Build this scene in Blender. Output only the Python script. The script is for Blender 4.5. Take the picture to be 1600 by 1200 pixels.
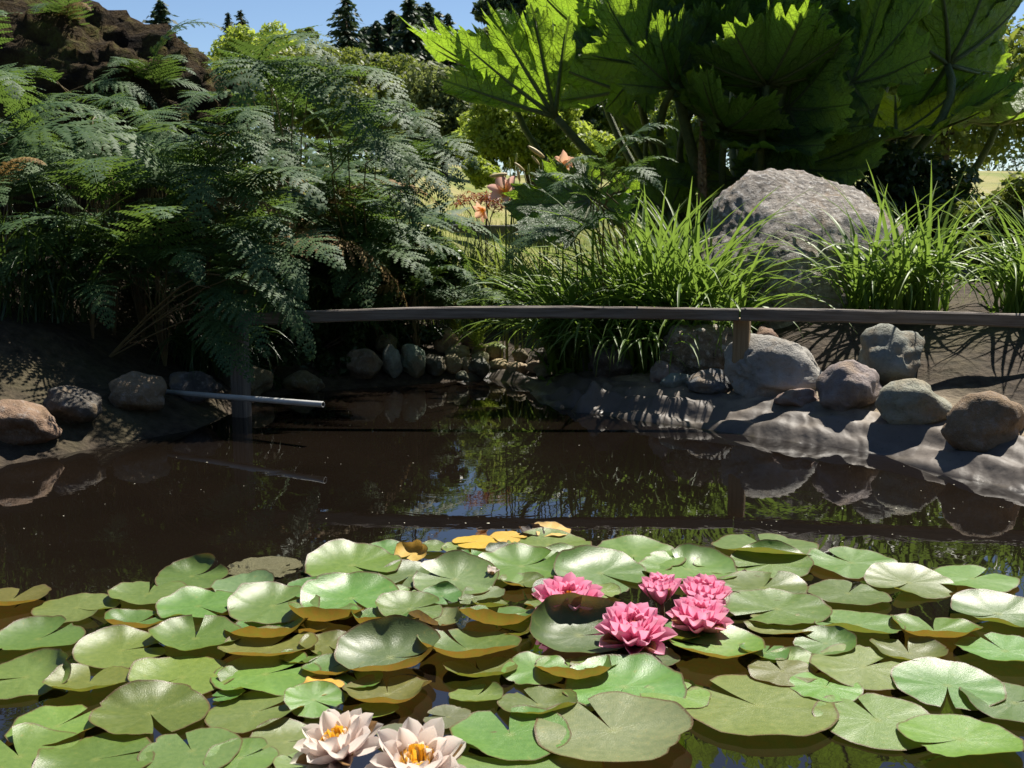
import bpy, math, random
import numpy as np
from mathutils import Vector, Matrix, noise

for o in list(bpy.data.objects):
    bpy.data.objects.remove(o)
scene = bpy.context.scene
R = math.radians

# ------------------------------------------------------------------ camera
F_PX, PITCH, CAM_Z = 1750.0, R(8.8), 0.95
cam_data = bpy.data.cameras.new('camera')
cam_data.sensor_width = 36.0
cam_data.lens = 36.0 * F_PX / 1600.0
cam_data.clip_start = 0.05
cam_data.clip_end = 3000.0
cam_data.dof.use_dof = True
cam_data.dof.focus_distance = 3.4
cam_data.dof.aperture_fstop = 14.0
camera = bpy.data.objects.new('camera', cam_data)
scene.collection.objects.link(camera)
camera.location = (0, 0, CAM_Z)
camera.rotation_euler = (R(90) - PITCH, 0, 0)
scene.camera = camera

# ------------------------------------------------------------------ light
SUN_EL, SUN_AZ = R(56), R(35)
world = bpy.data.worlds.new('World')
scene.world = world
world.use_nodes = True
wn = world.node_tree
sky = wn.nodes.new('ShaderNodeTexSky')
sky.sky_type = 'NISHITA'
sky.sun_disc = False
sky.sun_elevation = SUN_EL
sky.sun_rotation = SUN_AZ
sky.altitude = 0
sky.air_density = 0.8
sky.dust_density = 0.1
sky.ozone_density = 3.0
bg = wn.nodes['Background']
bg.inputs['Strength'].default_value = 0.06
wn.links.new(sky.outputs[0], bg.inputs['Color'])

sun_vec = Vector((math.sin(SUN_AZ) * math.cos(SUN_EL), math.cos(SUN_AZ) * math.cos(SUN_EL), math.sin(SUN_EL)))
sun_data = bpy.data.lights.new('sun', 'SUN')
sun_data.energy = 5.0
sun_data.angle = R(0.53)
sun_data.color = (1.0, 0.94, 0.84)
sun = bpy.data.objects.new('sun', sun_data)
scene.collection.objects.link(sun)
sun.rotation_euler = sun_vec.to_track_quat('Z', 'Y').to_euler()
sun.location = sun_vec * 30

vs = scene.view_settings
scene.display_settings.display_device = 'sRGB'
vs.view_transform = 'Standard'
vs.look = 'None'
vs.gamma = 1.0
vs.exposure = 1.0
vs.use_curve_mapping = False
scene.render.engine = 'CYCLES'
cy = scene.cycles
cy.max_bounces = 7
cy.diffuse_bounces = 3
cy.glossy_bounces = 3
cy.transmission_bounces = 4
cy.transparent_max_bounces = 6
cy.sample_clamp_indirect = 4.0
cy.caustics_reflective = False
cy.caustics_refractive = False
cy.use_denoising = True

# ------------------------------------------------------------------ helpers
COL = scene.collection
WM = {}
I4 = Matrix.Identity(4)
rnd = random.Random(7)


def ray(px, py):
    cx, cyy = (px - 800) / F_PX, (600 - py) / F_PX
    return Vector((cx, math.cos(PITCH) + cyy * math.sin(PITCH), -math.sin(PITCH) + cyy * math.cos(PITCH)))


def at(px, py, y):
    """The point seen at that place of the photograph, y metres ahead of the camera."""
    v = ray(px, py)
    return Vector((0, 0, CAM_Z)) + v * (y / v.y)


def on(px, py, z=0.0):
    """The point seen at that place of the photograph, on the level z."""
    v = ray(px, py)
    return Vector((0, 0, CAM_Z)) + v * ((z - CAM_Z) / v.z)


def lin(r, g, b):
    f = lambda c: (c / 255) / 12.92 if c <= 10 else ((c / 255 + 0.055) / 1.055) ** 2.4
    return (f(r), f(g), f(b))


def mesh(name, verts, faces, mats, smooth=True, pattr=None, fattr=None, mat_idx=None):
    me = bpy.data.meshes.new(name)
    if isinstance(faces, np.ndarray):
        verts = np.asarray(verts, dtype=np.float32)
        nf, k = faces.shape
        me.vertices.add(len(verts)); me.vertices.foreach_set('co', verts.ravel())
        me.loops.add(nf * k); me.loops.foreach_set('vertex_index', faces.astype(np.int32).ravel())
        me.polygons.add(nf); me.polygons.foreach_set('loop_start', np.arange(0, nf * k, k, dtype=np.int32))
        me.update(calc_edges=True)
    else:
        me.from_pydata([tuple(v) for v in verts], [], faces)
    for m in (mats if isinstance(mats, (list, tuple)) else [mats]):
        me.materials.append(m)
    for n, vals in (pattr or {}).items():
        a = me.attributes.new(n, 'FLOAT', 'POINT')
        a.data.foreach_set('value', np.asarray(vals, dtype=np.float32))
    for n, vals in (fattr or {}).items():
        a = me.attributes.new(n, 'FLOAT', 'FACE')
        a.data.foreach_set('value', np.asarray(vals, dtype=np.float32))
    if mat_idx is not None:
        me.polygons.foreach_set('material_index', np.asarray(mat_idx, dtype=np.int32))
    if smooth:
        me.polygons.foreach_set('use_smooth', np.ones(len(me.polygons), dtype=bool))
    me.update()
    return me


def put(name, data, M=I4, parent=None, color=None):
    o = bpy.data.objects.new(name, data)
    COL.objects.link(o)
    M = M.copy() if isinstance(M, Matrix) else Matrix.Translation(M)
    WM[o.name] = M
    if parent is not None:
        o.parent = parent
        o.matrix_basis = WM[parent.name].inverted() @ M
    else:
        o.matrix_basis = M
    if color is not None:
        o.color = (color[0], color[1], color[2], 1)
    return o


def tag(o, label, cat, group=None):
    o['label'] = label
    o['category'] = cat
    if group:
        o['group'] = group
    return o


def thing(name, loc, label, cat, group=None):
    return tag(put(name, None, Matrix.Translation(loc)), label, cat, group)


def kind(o, k):
    o['kind'] = k
    return o


def frame(origin, xdir, zhint, s=1.0):
    """Matrix with local +X along xdir and local +Z as near zhint as it can be."""
    x = Vector(xdir).normalized()
    z = Vector(zhint)
    z = (z - x * z.dot(x))
    if z.length < 1e-5:
        z = Vector((0.3, 0.2, 1)); z = z - x * z.dot(x)
    z.normalize()
    y = z.cross(x)
    M = Matrix((x, y, z)).transposed().to_4x4()
    return Matrix.Translation(origin) @ M @ Matrix.Scale(s, 4)


def tube(pts, rads, seg=6, cap=True):
    pts = [Vector(p) for p in pts]
    V, Fc = [], []
    prev = None
    for i, p in enumerate(pts):
        t = (pts[min(i + 1, len(pts) - 1)] - pts[max(i - 1, 0)]).normalized()
        if prev is None:
            a = t.orthogonal().normalized()
        else:
            a = (prev - t * prev.dot(t)).normalized()
        prev = a
        b = t.cross(a)
        r = rads[i] if isinstance(rads, (list, tuple)) else rads
        for k in range(seg):
            an = 2 * math.pi * k / seg
            V.append(p + (a * math.cos(an) + b * math.sin(an)) * r)
    for i in range(len(pts) - 1):
        for k in range(seg):
            k2 = (k + 1) % seg
            Fc.append((i * seg + k, i * seg + k2, (i + 1) * seg + k2, (i + 1) * seg + k))
    if cap:
        Fc.append(tuple(range(seg - 1, -1, -1)))
        n = (len(pts) - 1) * seg
        Fc.append(tuple(range(n, n + seg)))
    return V, Fc


def bez(a, b, c, n):
    a, b, c = Vector(a), Vector(b), Vector(c)
    return [a * (1 - t) ** 2 + b * 2 * t * (1 - t) + c * t * t for t in [i / n for i in range(n + 1)]]


# ------------------------------------------------------------------ materials
class NT:
    def __init__(self, name):
        self.m = bpy.data.materials.new(name)
        self.m.use_nodes = True
        self.t = self.m.node_tree
        self.b = self.t.nodes['Principled BSDF']
        self.out = self.t.nodes['Material Output']

    def n(self, typ, ins=None, **props):
        nd = self.t.nodes.new(typ)
        for k, v in props.items():
            setattr(nd, k, v)
        for k, v in (ins or {}).items():
            self.set(nd.inputs[k], v)
        return nd

    def set(self, sock, v):
        if isinstance(v, bpy.types.NodeSocket):
            self.t.links.new(v, sock)
        else:
            if sock.type == 'RGBA' and len(v) == 3:
                v = (*v, 1)
            sock.default_value = v

    def mix(self, fac, a, b, blend='MIX'):
        nd = self.n('ShaderNodeMix', data_type='RGBA', blend_type=blend)
        self.set(nd.inputs['Factor'], fac); self.set(nd.inputs['A'], a) if False else None
        self.set(nd.inputs[6], a); self.set(nd.inputs[7], b)
        return nd.outputs[2]

    def math(self, op, a, b=0.0, c=None, clamp=False):
        nd = self.n('ShaderNodeMath', operation=op, use_clamp=clamp)
        self.set(nd.inputs[0], a); self.set(nd.inputs[1], b)
        if c is not None:
            self.set(nd.inputs[2], c)
        return nd.outputs[0]

    def ramp(self, fac, lo, hi, a=0.0, b=1.0):
        nd = self.n('ShaderNodeMapRange', clamp=True)
        self.set(nd.inputs[0], fac)
        for i, v in zip((1, 2, 3, 4), (lo, hi, a, b)):
            self.set(nd.inputs[i], v)
        return nd.outputs[0]

    def coord(self, which='Object'):
        return self.n('ShaderNodeTexCoord').outputs[which]

    def noise(self, scale, detail=3.0, vec=None, rough=0.55, dist=0.0):
        nd = self.n('ShaderNodeTexNoise', {'Scale': scale, 'Detail': detail, 'Roughness': rough, 'Distortion': dist})
        self.set(nd.inputs['Vector'], vec if vec is not None else self.coord())
        return nd.outputs[0]

    def attr(self, name):
        return self.n('ShaderNodeAttribute', attribute_name=name).outputs['Fac']

    def bump(self, h, dist, strength=1.0):
        nd = self.n('ShaderNodeBump', {'Strength': strength, 'Distance': dist, 'Height': h})
        return nd.outputs[0]

    def base(self, col, rough=0.5, spec=0.5, normal=None, ior=None):
        self.set(self.b.inputs['Base Color'], col)
        self.set(self.b.inputs['Roughness'], rough)
        self.set(self.b.inputs['Specular IOR Level'], spec)
        if normal is not None:
            self.set(self.b.inputs['Normal'], normal)
        if ior:
            self.b.inputs['IOR'].default_value = ior
        return self.m

    def leaf(self, col, tcol, fac, rough=0.45, spec=0.5, normal=None):
        """A thin leaf: reflects with col, lets light through with tcol."""
        self.base(col, rough, spec, normal)
        tr = self.n('ShaderNodeBsdfTranslucent', {'Color': tcol})
        if normal is not None:
            self.set(tr.inputs['Normal'], normal)
        mx = self.n('ShaderNodeMixShader', {0: fac})
        self.t.links.new(self.b.outputs[0], mx.inputs[1])
        self.t.links.new(tr.outputs[0], mx.inputs[2])
        self.t.links.new(mx.outputs[0], self.out.inputs['Surface'])
        return self.m


def leaf_mat(name, c1, c2, t=None, fac=0.35, rough=0.45, spec=0.5, attr='v', obj_var=True, scale=3.0):
    """Foliage: colour runs between c1 and c2 from leaf to leaf; t is the colour of light coming through."""
    m = NT(name)
    f = m.attr(attr)
    if obj_var:
        f = m.math('FRACT', m.math('ADD', f, m.n('ShaderNodeObjectInfo').outputs['Random']))
    nz = m.noise(scale, 2.0)
    f = m.math('MULTIPLY_ADD', m.math('SUBTRACT', nz, 0.5), 0.9, f, clamp=True)
    c = m.mix(f, c1, c2)
    tc = m.mix(0.5, c, t or (c2[0] * 1.5, c2[1] * 1.6, c2[2] * 0.8))
    return m.leaf(c, tc, fac, rough, spec)


# lily pads: the colour of each pad is its own object colour
def pad_material(name, under, under2, top_tint=(1, 1, 1), sheen_rough=0.3):
    m = NT(name)
    oc = m.n('ShaderNodeObjectInfo').outputs['Color']
    rnd_ = m.n('ShaderNodeObjectInfo').outputs['Random']
    co = m.coord()
    off = m.n('ShaderNodeVectorMath', {0: co}, operation='ADD')
    cmb = m.n('ShaderNodeCombineXYZ', {0: m.math('MULTIPLY', rnd_, 37.0), 1: m.math('MULTIPLY', rnd_, 11.0)})
    m.t.links.new(cmb.outputs[0], off.inputs[1])
    v = off.outputs[0]
    n1 = m.noise(9.0, 4.0, v)
    n2 = m.noise(46.0, 3.0, v)
    rad = m.attr('rad')
    ang = m.attr('ang')
    # radiating veins
    w = m.math('ABSOLUTE', m.math('SINE', m.math('MULTIPLY', ang, 8.0)))
    vein = m.math('MULTIPLY', m.ramp(w, 0.0, 0.16, 1.0, 0.0), m.ramp(rad, 0.02, 0.9, 1.0, 0.15))
    dark = m.mix(1.0, oc, (0.84, 0.89, 0.8), 'MULTIPLY')
    lite = m.mix(1.0, oc, (1.16, 1.12, 1.02), 'MULTIPLY')
    top = m.mix(m.ramp(n1, 0.3, 0.7), dark, lite)
    top = m.mix(m.math('MULTIPLY', vein, 0.34), top, m.mix(1.0, oc, (1.45, 1.3, 1.15), 'MULTIPLY'))
    top = m.mix(m.math('MULTIPLY', m.ramp(m.noise(130.0, 2.0, v), 0.60, 0.68), 0.4), top, (0.09, 0.09, 0.03))
    top = m.mix(m.ramp(rad, 0.0, 0.12, 0.7, 0.0), top, m.mix(0.6, oc, (0.28, 0.30, 0.06)))
    # bitten, browned rim and scattered spots
    rimn = m.math('ADD', rad, m.math('MULTIPLY', m.math('SUBTRACT', n2, 0.5), 0.09))
    top = m.mix(m.ramp(rimn, 0.955, 0.99), top, (0.12, 0.075, 0.03))
    spots = m.n('ShaderNodeTexVoronoi', {'Scale': 26.0, 'Vector': v}).outputs['Distance']
    sp = m.math('MULTIPLY', m.ramp(spots, 0.06, 0.13, 1.0, 0.0), m.ramp(n1, 0.46, 0.52))
    top = m.mix(sp, top, (0.05, 0.035, 0.015))
    top = m.mix(m.math('MULTIPLY', m.ramp(n1, 0.64, 0.74), 0.55), top, (0.26, 0.22, 0.05))
    ucol = m.mix(m.ramp(m.noise(5.0, 3.0, v), 0.35, 0.65), under, under2)
    ucol = m.mix(m.math('MULTIPLY', vein, 0.5), ucol, (0.16, 0.09, 0.03))
    sp2 = m.math('MULTIPLY', m.ramp(m.n('ShaderNodeTexVoronoi', {'Scale': 60.0, 'Vector': v}).outputs['Distance'], 0.12, 0.22, 1.0, 0.0), m.ramp(n2, 0.5, 0.6))
    ucol = m.mix(sp2, ucol, (0.08, 0.04, 0.015))
    back = m.n('ShaderNodeNewGeometry').outputs['Backfacing']
    col = m.mix(back, top, ucol)
    tcol = m.mix(back, m.mix(0.5, top, ucol), m.mix(0.72, top, ucol))
    nrm = m.bump(m.math('ADD', m.math('MULTIPLY', n2, 0.6), m.math('MULTIPLY', vein, -0.12)), 0.003, 0.42)
    rg = m.math('ADD', sheen_rough, m.math('MULTIPLY', n1, 0.14))
    return m.leaf(col, tcol, 0.3, m.mix(back, rg, (0.5, 0.5, 0.5)), 0.55, nrm)


MAT = {}
MAT['pad'] = pad_material('lily_pad_green', (0.30, 0.26, 0.03), (0.22, 0.27, 0.03))
MAT['pad_bronze'] = pad_material('lily_pad_bronze', (0.42, 0.20, 0.03), (0.34, 0.24, 0.03))
MAT['pad_purple'] = pad_material('lily_pad_purple', (0.20, 0.10, 0.055), (0.30, 0.15, 0.04), sheen_rough=0.36)
MAT['pad_dry'] = pad_material('lily_pad_dry', (0.17, 0.10, 0.05), (0.10, 0.06, 0.035), sheen_rough=0.6)


def petal_material(name, base, tip, throat, mid=0.45):
    m = NT(name)
    v = m.attr('len')
    c = m.mix(m.ramp(v, 0.0, mid), throat, base)
    c = m.mix(m.ramp(v, mid, 1.0), c, tip)
    st = m.math('SINE', m.math('MULTIPLY', m.attr('wid'), 34.0))
    c = m.mix(m.math('MULTIPLY', m.ramp(st, 0.4, 1.0), 0.14), c, throat)
    return m.leaf(c, c, 0.42, 0.5, 0.3)


MAT['petal_pink'] = petal_material('petal_pink', (0.87, 0.25, 0.43), (0.91, 0.47, 0.61), (0.84, 0.11, 0.30))
MAT['petal_white'] = petal_material('petal_white', (0.84, 0.73, 0.67), (0.86, 0.80, 0.72), (0.84, 0.42, 0.48), 0.42)
MAT['sepal'] = petal_material('sepal_olive', (0.20, 0.13, 0.05), (0.38, 0.22, 0.10), (0.14, 0.12, 0.04))
MAT['tepal_pink'] = petal_material('tepal_pink', (0.88, 0.55, 0.42), (0.88, 0.52, 0.50), (0.85, 0.55, 0.08))
MAT['tepal_peach'] = petal_material('tepal_peach', (0.86, 0.52, 0.32), (0.84, 0.50, 0.36), (0.82, 0.48, 0.08))


def flat_mat(name, c1, c2, scale=8, rough=0.6, spec=0.4, bump=0.0, trans=0.0):
    m = NT(name)
    nz = m.noise(scale, 4.0)
    c = m.mix(m.ramp(nz, 0.3, 0.7), c1, c2)
    nrm = m.bump(m.noise(scale * 4, 4.0), bump) if bump else None
    if trans:
        return m.leaf(c, c, trans, rough, spec, nrm)
    return m.base(c, rough, spec, nrm)


MAT['stamen'] = flat_mat('stamen_yellow', (0.88, 0.46, 0.03), (0.92, 0.62, 0.07), 60, 0.6, trans=0.25)
MAT['yellow_leaf'] = flat_mat('leaf_yellow', (0.62, 0.36, 0.05), (0.55, 0.40, 0.10), 14, 0.55, trans=0.2)
MAT['stalk'] = flat_mat('stalk_green', (0.10, 0.15, 0.04), (0.16, 0.17, 0.05), 14, 0.5)
MAT['stalk_brown'] = flat_mat('stalk_brown', (0.12, 0.08, 0.04), (0.17, 0.13, 0.05), 14, 0.6)
MAT['bark'] = flat_mat('bark', (0.07, 0.05, 0.035), (0.14, 0.11, 0.08), 9, 0.85, 0.2, bump=0.02)
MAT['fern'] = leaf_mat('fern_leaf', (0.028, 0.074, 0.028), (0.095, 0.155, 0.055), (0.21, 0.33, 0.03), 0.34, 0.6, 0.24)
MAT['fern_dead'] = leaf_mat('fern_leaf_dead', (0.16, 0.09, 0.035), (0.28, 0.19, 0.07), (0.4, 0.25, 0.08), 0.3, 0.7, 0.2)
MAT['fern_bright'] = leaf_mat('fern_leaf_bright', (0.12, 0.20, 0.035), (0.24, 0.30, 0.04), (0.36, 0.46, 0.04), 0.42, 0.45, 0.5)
MAT['blade'] = leaf_mat('daylily_blade', (0.085, 0.155, 0.028), (0.165, 0.245, 0.042), (0.29, 0.44, 0.06), 0.42, 0.46, 0.35)
MAT['blade_pale'] = leaf_mat('grass_blade_pale', (0.10, 0.16, 0.03), (0.20, 0.25, 0.055), (0.34, 0.42, 0.06), 0.38, 0.42, 0.5)
MAT['blade_dark'] = leaf_mat('grass_blade_dark', (0.025, 0.06, 0.018), (0.06, 0.10, 0.03), (0.12, 0.2, 0.02), 0.3, 0.36, 0.6)
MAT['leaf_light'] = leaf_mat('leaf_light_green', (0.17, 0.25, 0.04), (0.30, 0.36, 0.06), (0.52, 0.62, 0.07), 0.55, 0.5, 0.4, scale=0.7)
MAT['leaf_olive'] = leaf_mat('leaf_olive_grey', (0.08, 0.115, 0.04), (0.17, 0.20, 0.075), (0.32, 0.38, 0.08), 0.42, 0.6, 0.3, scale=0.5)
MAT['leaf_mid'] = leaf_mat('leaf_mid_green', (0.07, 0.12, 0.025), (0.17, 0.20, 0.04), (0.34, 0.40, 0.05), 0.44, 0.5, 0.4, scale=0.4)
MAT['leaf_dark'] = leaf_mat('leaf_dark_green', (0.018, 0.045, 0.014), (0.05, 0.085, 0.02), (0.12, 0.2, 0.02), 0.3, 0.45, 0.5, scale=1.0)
MAT['leaf_conifer'] = leaf_mat('needle_dark', (0.020, 0.044, 0.022), (0.055, 0.085, 0.04), (0.09, 0.14, 0.05), 0.22, 0.6, 0.3, scale=0.3)
MAT['leaf_rust'] = leaf_mat('leaf_rust', (0.22, 0.05, 0.03), (0.36, 0.15, 0.06), (0.5, 0.18, 0.05), 0.35, 0.5, 0.4)
MAT['ivy'] = leaf_mat('leaf_ivy', (0.12, 0.24, 0.03), (0.25, 0.36, 0.05), (0.35, 0.5, 0.04), 0.4, 0.4, 0.5)


def rock_material(name, speck=0.5):
    m = NT(name)
    oi = m.n('ShaderNodeObjectInfo')
    oc = oi.outputs['Color']
    co = m.n('ShaderNodeVectorMath', {0: m.coord()}, operation='ADD')
    cmb = m.n('ShaderNodeCombineXYZ', {0: m.math('MULTIPLY', oi.outputs['Random'], 53.0)})
    m.t.links.new(cmb.outputs[0], co.inputs[1])
    v = co.outputs[0]
    n1 = m.noise(4.0, 6.0, v, 0.68)
    n2 = m.noise(30.0, 6.0, v, 0.7)
    n3 = m.noise(150.0, 3.0, v, 0.6)
    c = m.mix(m.ramp(n1, 0.35, 0.68), m.mix(1.0, oc, (0.55, 0.52, 0.48), 'MULTIPLY'), m.mix(1.0, oc, (1.18, 1.15, 1.1), 'MULTIPLY'))
    c = m.mix(m.math('MULTIPLY', m.ramp(n2, 0.52, 0.66), speck), c, (0.62, 0.60, 0.57) if speck > 0.5 else (0.36, 0.35, 0.33))
    c = m.mix(m.math('MULTIPLY', m.ramp(n2, 0.44, 0.34), speck), c, (0.05, 0.045, 0.04))
    c = m.mix(m.math('MULTIPLY', m.ramp(m.noise(7.0, 4.0, v), 0.53, 0.66), 0.5), c, (0.29, 0.20, 0.11))
    pits = m.n('ShaderNodeTexVoronoi', {'Scale': 21.0, 'Vector': v}).outputs['Distance']
    c = m.mix(m.math('MULTIPLY', m.ramp(pits, 0.10, 0.26, 1.0, 0.0), 0.5 * speck), c, (0.07, 0.055, 0.045))
    h = m.math('ADD', m.math('MULTIPLY', n2, 0.6), m.math('ADD', m.math('MULTIPLY', n1, 0.9), m.math('MULTIPLY', n3, 0.22)))
    return m.base(c, 0.85, 0.25, m.bump(h, 0.03 + 0.04 * (speck > 0.5), 0.85))


MAT['rock'] = rock_material('river_stone', 0.35)
MAT['boulder'] = rock_material('granite_boulder', 0.85)

# ground: soil by the pond, lawn farther off
m = NT('ground')
gc = m.coord()
sx = m.n('ShaderNodeSeparateXYZ', {0: gc})
n1 = m.noise(1.3, 5.0, gc); n2 = m.noise(22.0, 5.0, gc); n3 = m.noise(0.35, 4.0, gc)
soil = m.mix(m.ramp(n2, 0.3, 0.7), (0.022, 0.016, 0.011), (0.07, 0.052, 0.034))
sand = m.mix(m.ramp(n2, 0.3, 0.7), (0.24, 0.19, 0.13), (0.38, 0.31, 0.22))
soil = m.mix(m.math('MULTIPLY', m.attr('sand'), m.ramp(n1, 0.35, 0.6, 0.5, 1.0)), soil, sand)
grass = m.mix(m.ramp(n1, 0.3, 0.7), (0.11, 0.15, 0.03), (0.22, 0.22, 0.06))
grass = m.mix(m.ramp(n3, 0.45, 0.65), grass, (0.26, 0.23, 0.09))
gf = m.math('ADD', m.ramp(sx.outputs[1], 7.4, 9.5), m.math('MULTIPLY', m.math('SUBTRACT', n1, 0.5), 0.8), clamp=True)
MAT['ground'] = m.base(m.mix(gf, soil, grass), 0.9, 0.2, m.bump(n2, 0.03, 0.8))

# water: still, murky brown pond water
m = NT('pond_water')
gc = m.coord()
n1 = m.noise(0.9, 4.0, gc); n2 = m.noise(7.0, 3.0, gc, 0.5, 0.6)
wc = m.mix(m.ramp(n1, 0.3, 0.7), (0.005, 0.0036, 0.0026), (0.009, 0.0063, 0.0044))
MAT['water'] = m.base(wc, 0.015, 0.5, m.bump(n2, 0.012, 0.04), 1.62)

# rubber liner, dusty
m = NT('pond_liner_rubber')
gc = m.coord()
n1 = m.noise(3.5, 5.0, gc); n2 = m.noise(40.0, 4.0, gc)
lc = m.mix(m.ramp(n1, 0.35, 0.7), (0.066, 0.054, 0.044), (0.128, 0.106, 0.088))
lc = m.mix(m.math('MULTIPLY', m.ramp(m.noise(6.0, 5.0, gc), 0.42, 0.62), m.math('ADD', m.math('MULTIPLY', m.attr('sand'), 0.8), 0.06, clamp=True)), lc, (0.34, 0.27, 0.19))
lc = m.mix(m.math('MULTIPLY', m.ramp(m.noise(75.0, 3.0, gc), 0.62, 0.70), 0.6), lc, (0.05, 0.04, 0.03))
wet = m.math('ADD', m.attr('wet'), m.math('MULTIPLY', m.math('SUBTRACT', n1, 0.5), 0.5), clamp=True)
lc = m.mix(m.math('MULTIPLY', wet, 0.7), lc, (0.032, 0.027, 0.020))
cre = m.n('ShaderNodeTexWave', {'Scale': 5.0, 'Distortion': 9.0, 'Detail': 3.0, 'Detail Scale': 1.2, 'Vector': gc}).outputs['Fac']
h = m.math('ADD', m.math('ADD', n1, m.math('MULTIPLY', n2, 0.3)), m.math('MULTIPLY', cre, 0.45))
MAT['liner'] = m.base(lc, m.ramp(wet, 0.0, 1.0, 0.62, 0.30), 0.4, m.bump(h, 0.012, 0.38))

# weathered timber: grain along local X
m = NT('weathered_timber')
gc = m.coord()
mp = m.n('ShaderNodeMapping', {'Vector': gc, 'Scale': (1.6, 26.0, 34.0)})
n1 = m.noise(2.5, 5.0, mp.outputs[0], 0.6, 0.5); n2 = m.noise(2.0, 4.0, gc)
wc = m.mix(m.ramp(n1, 0.3, 0.7), (0.085, 0.070, 0.058), (0.24, 0.205, 0.175))
wc = m.mix(m.ramp(n2, 0.5, 0.7), wc, (0.16, 0.115, 0.08))
kn = m.n('ShaderNodeTexVoronoi', {'Scale': 2.3, 'Vector': m.n('ShaderNodeMapping', {'Vector': gc, 'Scale': (1.0, 5.0, 6.0)}).outputs[0]}).outputs['Distance']
wc = m.mix(m.ramp(kn, 0.06, 0.11, 0.9, 0.0), wc, (0.03, 0.02, 0.014))
MAT['timber'] = m.base(wc, 0.75, 0.3, m.bump(n1, 0.004, 0.7))
m = NT('tan_timber')
gc = m.coord()
mp = m.n('ShaderNodeMapping', {'Vector': gc, 'Scale': (1.6, 26.0, 34.0)})
n1 = m.noise(2.5, 5.0, mp.outputs[0], 0.6, 0.5)
wc = m.mix(m.ramp(n1, 0.3, 0.7), (0.20, 0.135, 0.07), (0.34, 0.25, 0.15))
MAT['post'] = m.base(wc, 0.7, 0.3, m.bump(n1, 0.003, 0.6))
MAT['pipe'] = flat_mat('pvc_pipe', (0.36, 0.36, 0.34), (0.55, 0.55, 0.52), 7, 0.45, 0.5)
MAT['pipe_inside'] = flat_mat('pipe_inside', (0.03, 0.03, 0.03), (0.05, 0.05, 0.05), 7, 0.7)
MAT['coping'] = flat_mat('coping_stone', (0.62, 0.54, 0.52), (0.72, 0.66, 0.63), 16, 0.7, 0.3, bump=0.003)
m = NT('mossy_earth')
n1 = m.noise(3.2, 6.0, None, 0.68); n2 = m.noise(26.0, 5.0, None, 0.7)
mc = m.mix(m.ramp(n1, 0.38, 0.62), (0.020, 0.014, 0.010), (0.085, 0.060, 0.026))
mc = m.mix(m.math('MULTIPLY', m.ramp(n1, 0.5, 0.62), m.ramp(n2, 0.35, 0.6)), mc, (0.10, 0.105, 0.028))
MAT['moss'] = m.base(mc, 0.95, 0.1, m.bump(m.math('ADD', n1, m.math('MULTIPLY', n2, 0.5)), 0.12))
MAT['algae'] = flat_mat('algae_mat', (0.16, 0.15, 0.06), (0.32, 0.30, 0.16), 60, 0.8, 0.3, bump=0.01)
MAT['speck'] = flat_mat('pollen', (0.32, 0.30, 0.22), (0.5, 0.47, 0.38), 60, 0.7)
MAT['metal_dark'] = flat_mat('dark_metal', (0.05, 0.05, 0.055), (0.09, 0.09, 0.09), 12, 0.5)
MAT['wall'] = flat_mat('pale_render', (0.42, 0.38, 0.34), (0.5, 0.46, 0.42), 3, 0.8)

# gunnera: veins in the skin (u along the rib, w away from it)
def gunnera_material(name, ctop, cund, tcol, tfac):
    m = NT(name)
    u, w = m.attr('u'), m.attr('w')
    main = m.ramp(w, m.ramp(u, 0.0, 1.0, 0.010, 0.002), m.ramp(u, 0.0, 1.0, 0.022, 0.007), 1.0, 0.0)
    s = m.math('PINGPONG', m.math('ADD', m.math('SUBTRACT', u, m.math('MULTIPLY', w, 0.95)), m.math('MULTIPLY', m.math('SUBTRACT', m.noise(3.0), 0.5), 0.10)), 0.055)
    sec = m.math('MULTIPLY', m.ramp(s, 0.002, 0.007, 1.0, 0.0), m.ramp(w, 0.0, 0.3, 0.85, 0.35))
    vo = m.n('ShaderNodeTexVoronoi', {'Scale': 26.0, 'Vector': m.coord()}, feature='DISTANCE_TO_EDGE').outputs['Distance']
    ter = m.math('MULTIPLY', m.ramp(vo, 0.0, 0.09, 1.0, 0.0), 0.30)
    vein = m.math('MAXIMUM', main, m.math('MAXIMUM', sec, ter), clamp=True)
    n1 = m.noise(4.0, 4.0)
    oi = m.n('ShaderNodeObjectInfo').outputs['Random']
    back = m.n('ShaderNodeNewGeometry').outputs['Backfacing']
    top = m.mix(m.ramp(n1, 0.3, 0.7), ctop, tuple(c * 1.5 for c in ctop))
    und = m.mix(m.ramp(n1, 0.3, 0.7), cund, tuple(c * 1.3 for c in cund))
    col = m.mix(back, top, und)
    col = m.mix(m.math('MULTIPLY', vein, 0.5), col, (0.13, 0.16, 0.055))
    tc = m.mix(m.ramp(n1, 0.25, 0.75), tcol, (tcol[0] * 0.72, tcol[1] * 0.82, tcol[2] * 0.8))
    tc = m.mix(m.math('MULTIPLY', vein, 0.82), tc, (0.05, 0.085, 0.012))
    h = m.math('ADD', m.math('MULTIPLY', vein, -1.0), m.math('ADD', m.math('MULTIPLY', m.noise(30.0, 3.0), 0.5), m.math('MULTIPLY', m.noise(11.0, 2.0), 1.2)))
    return m.leaf(col, tc, tfac, 0.5, 0.4, m.bump(h, 0.02, 0.9))


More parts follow.
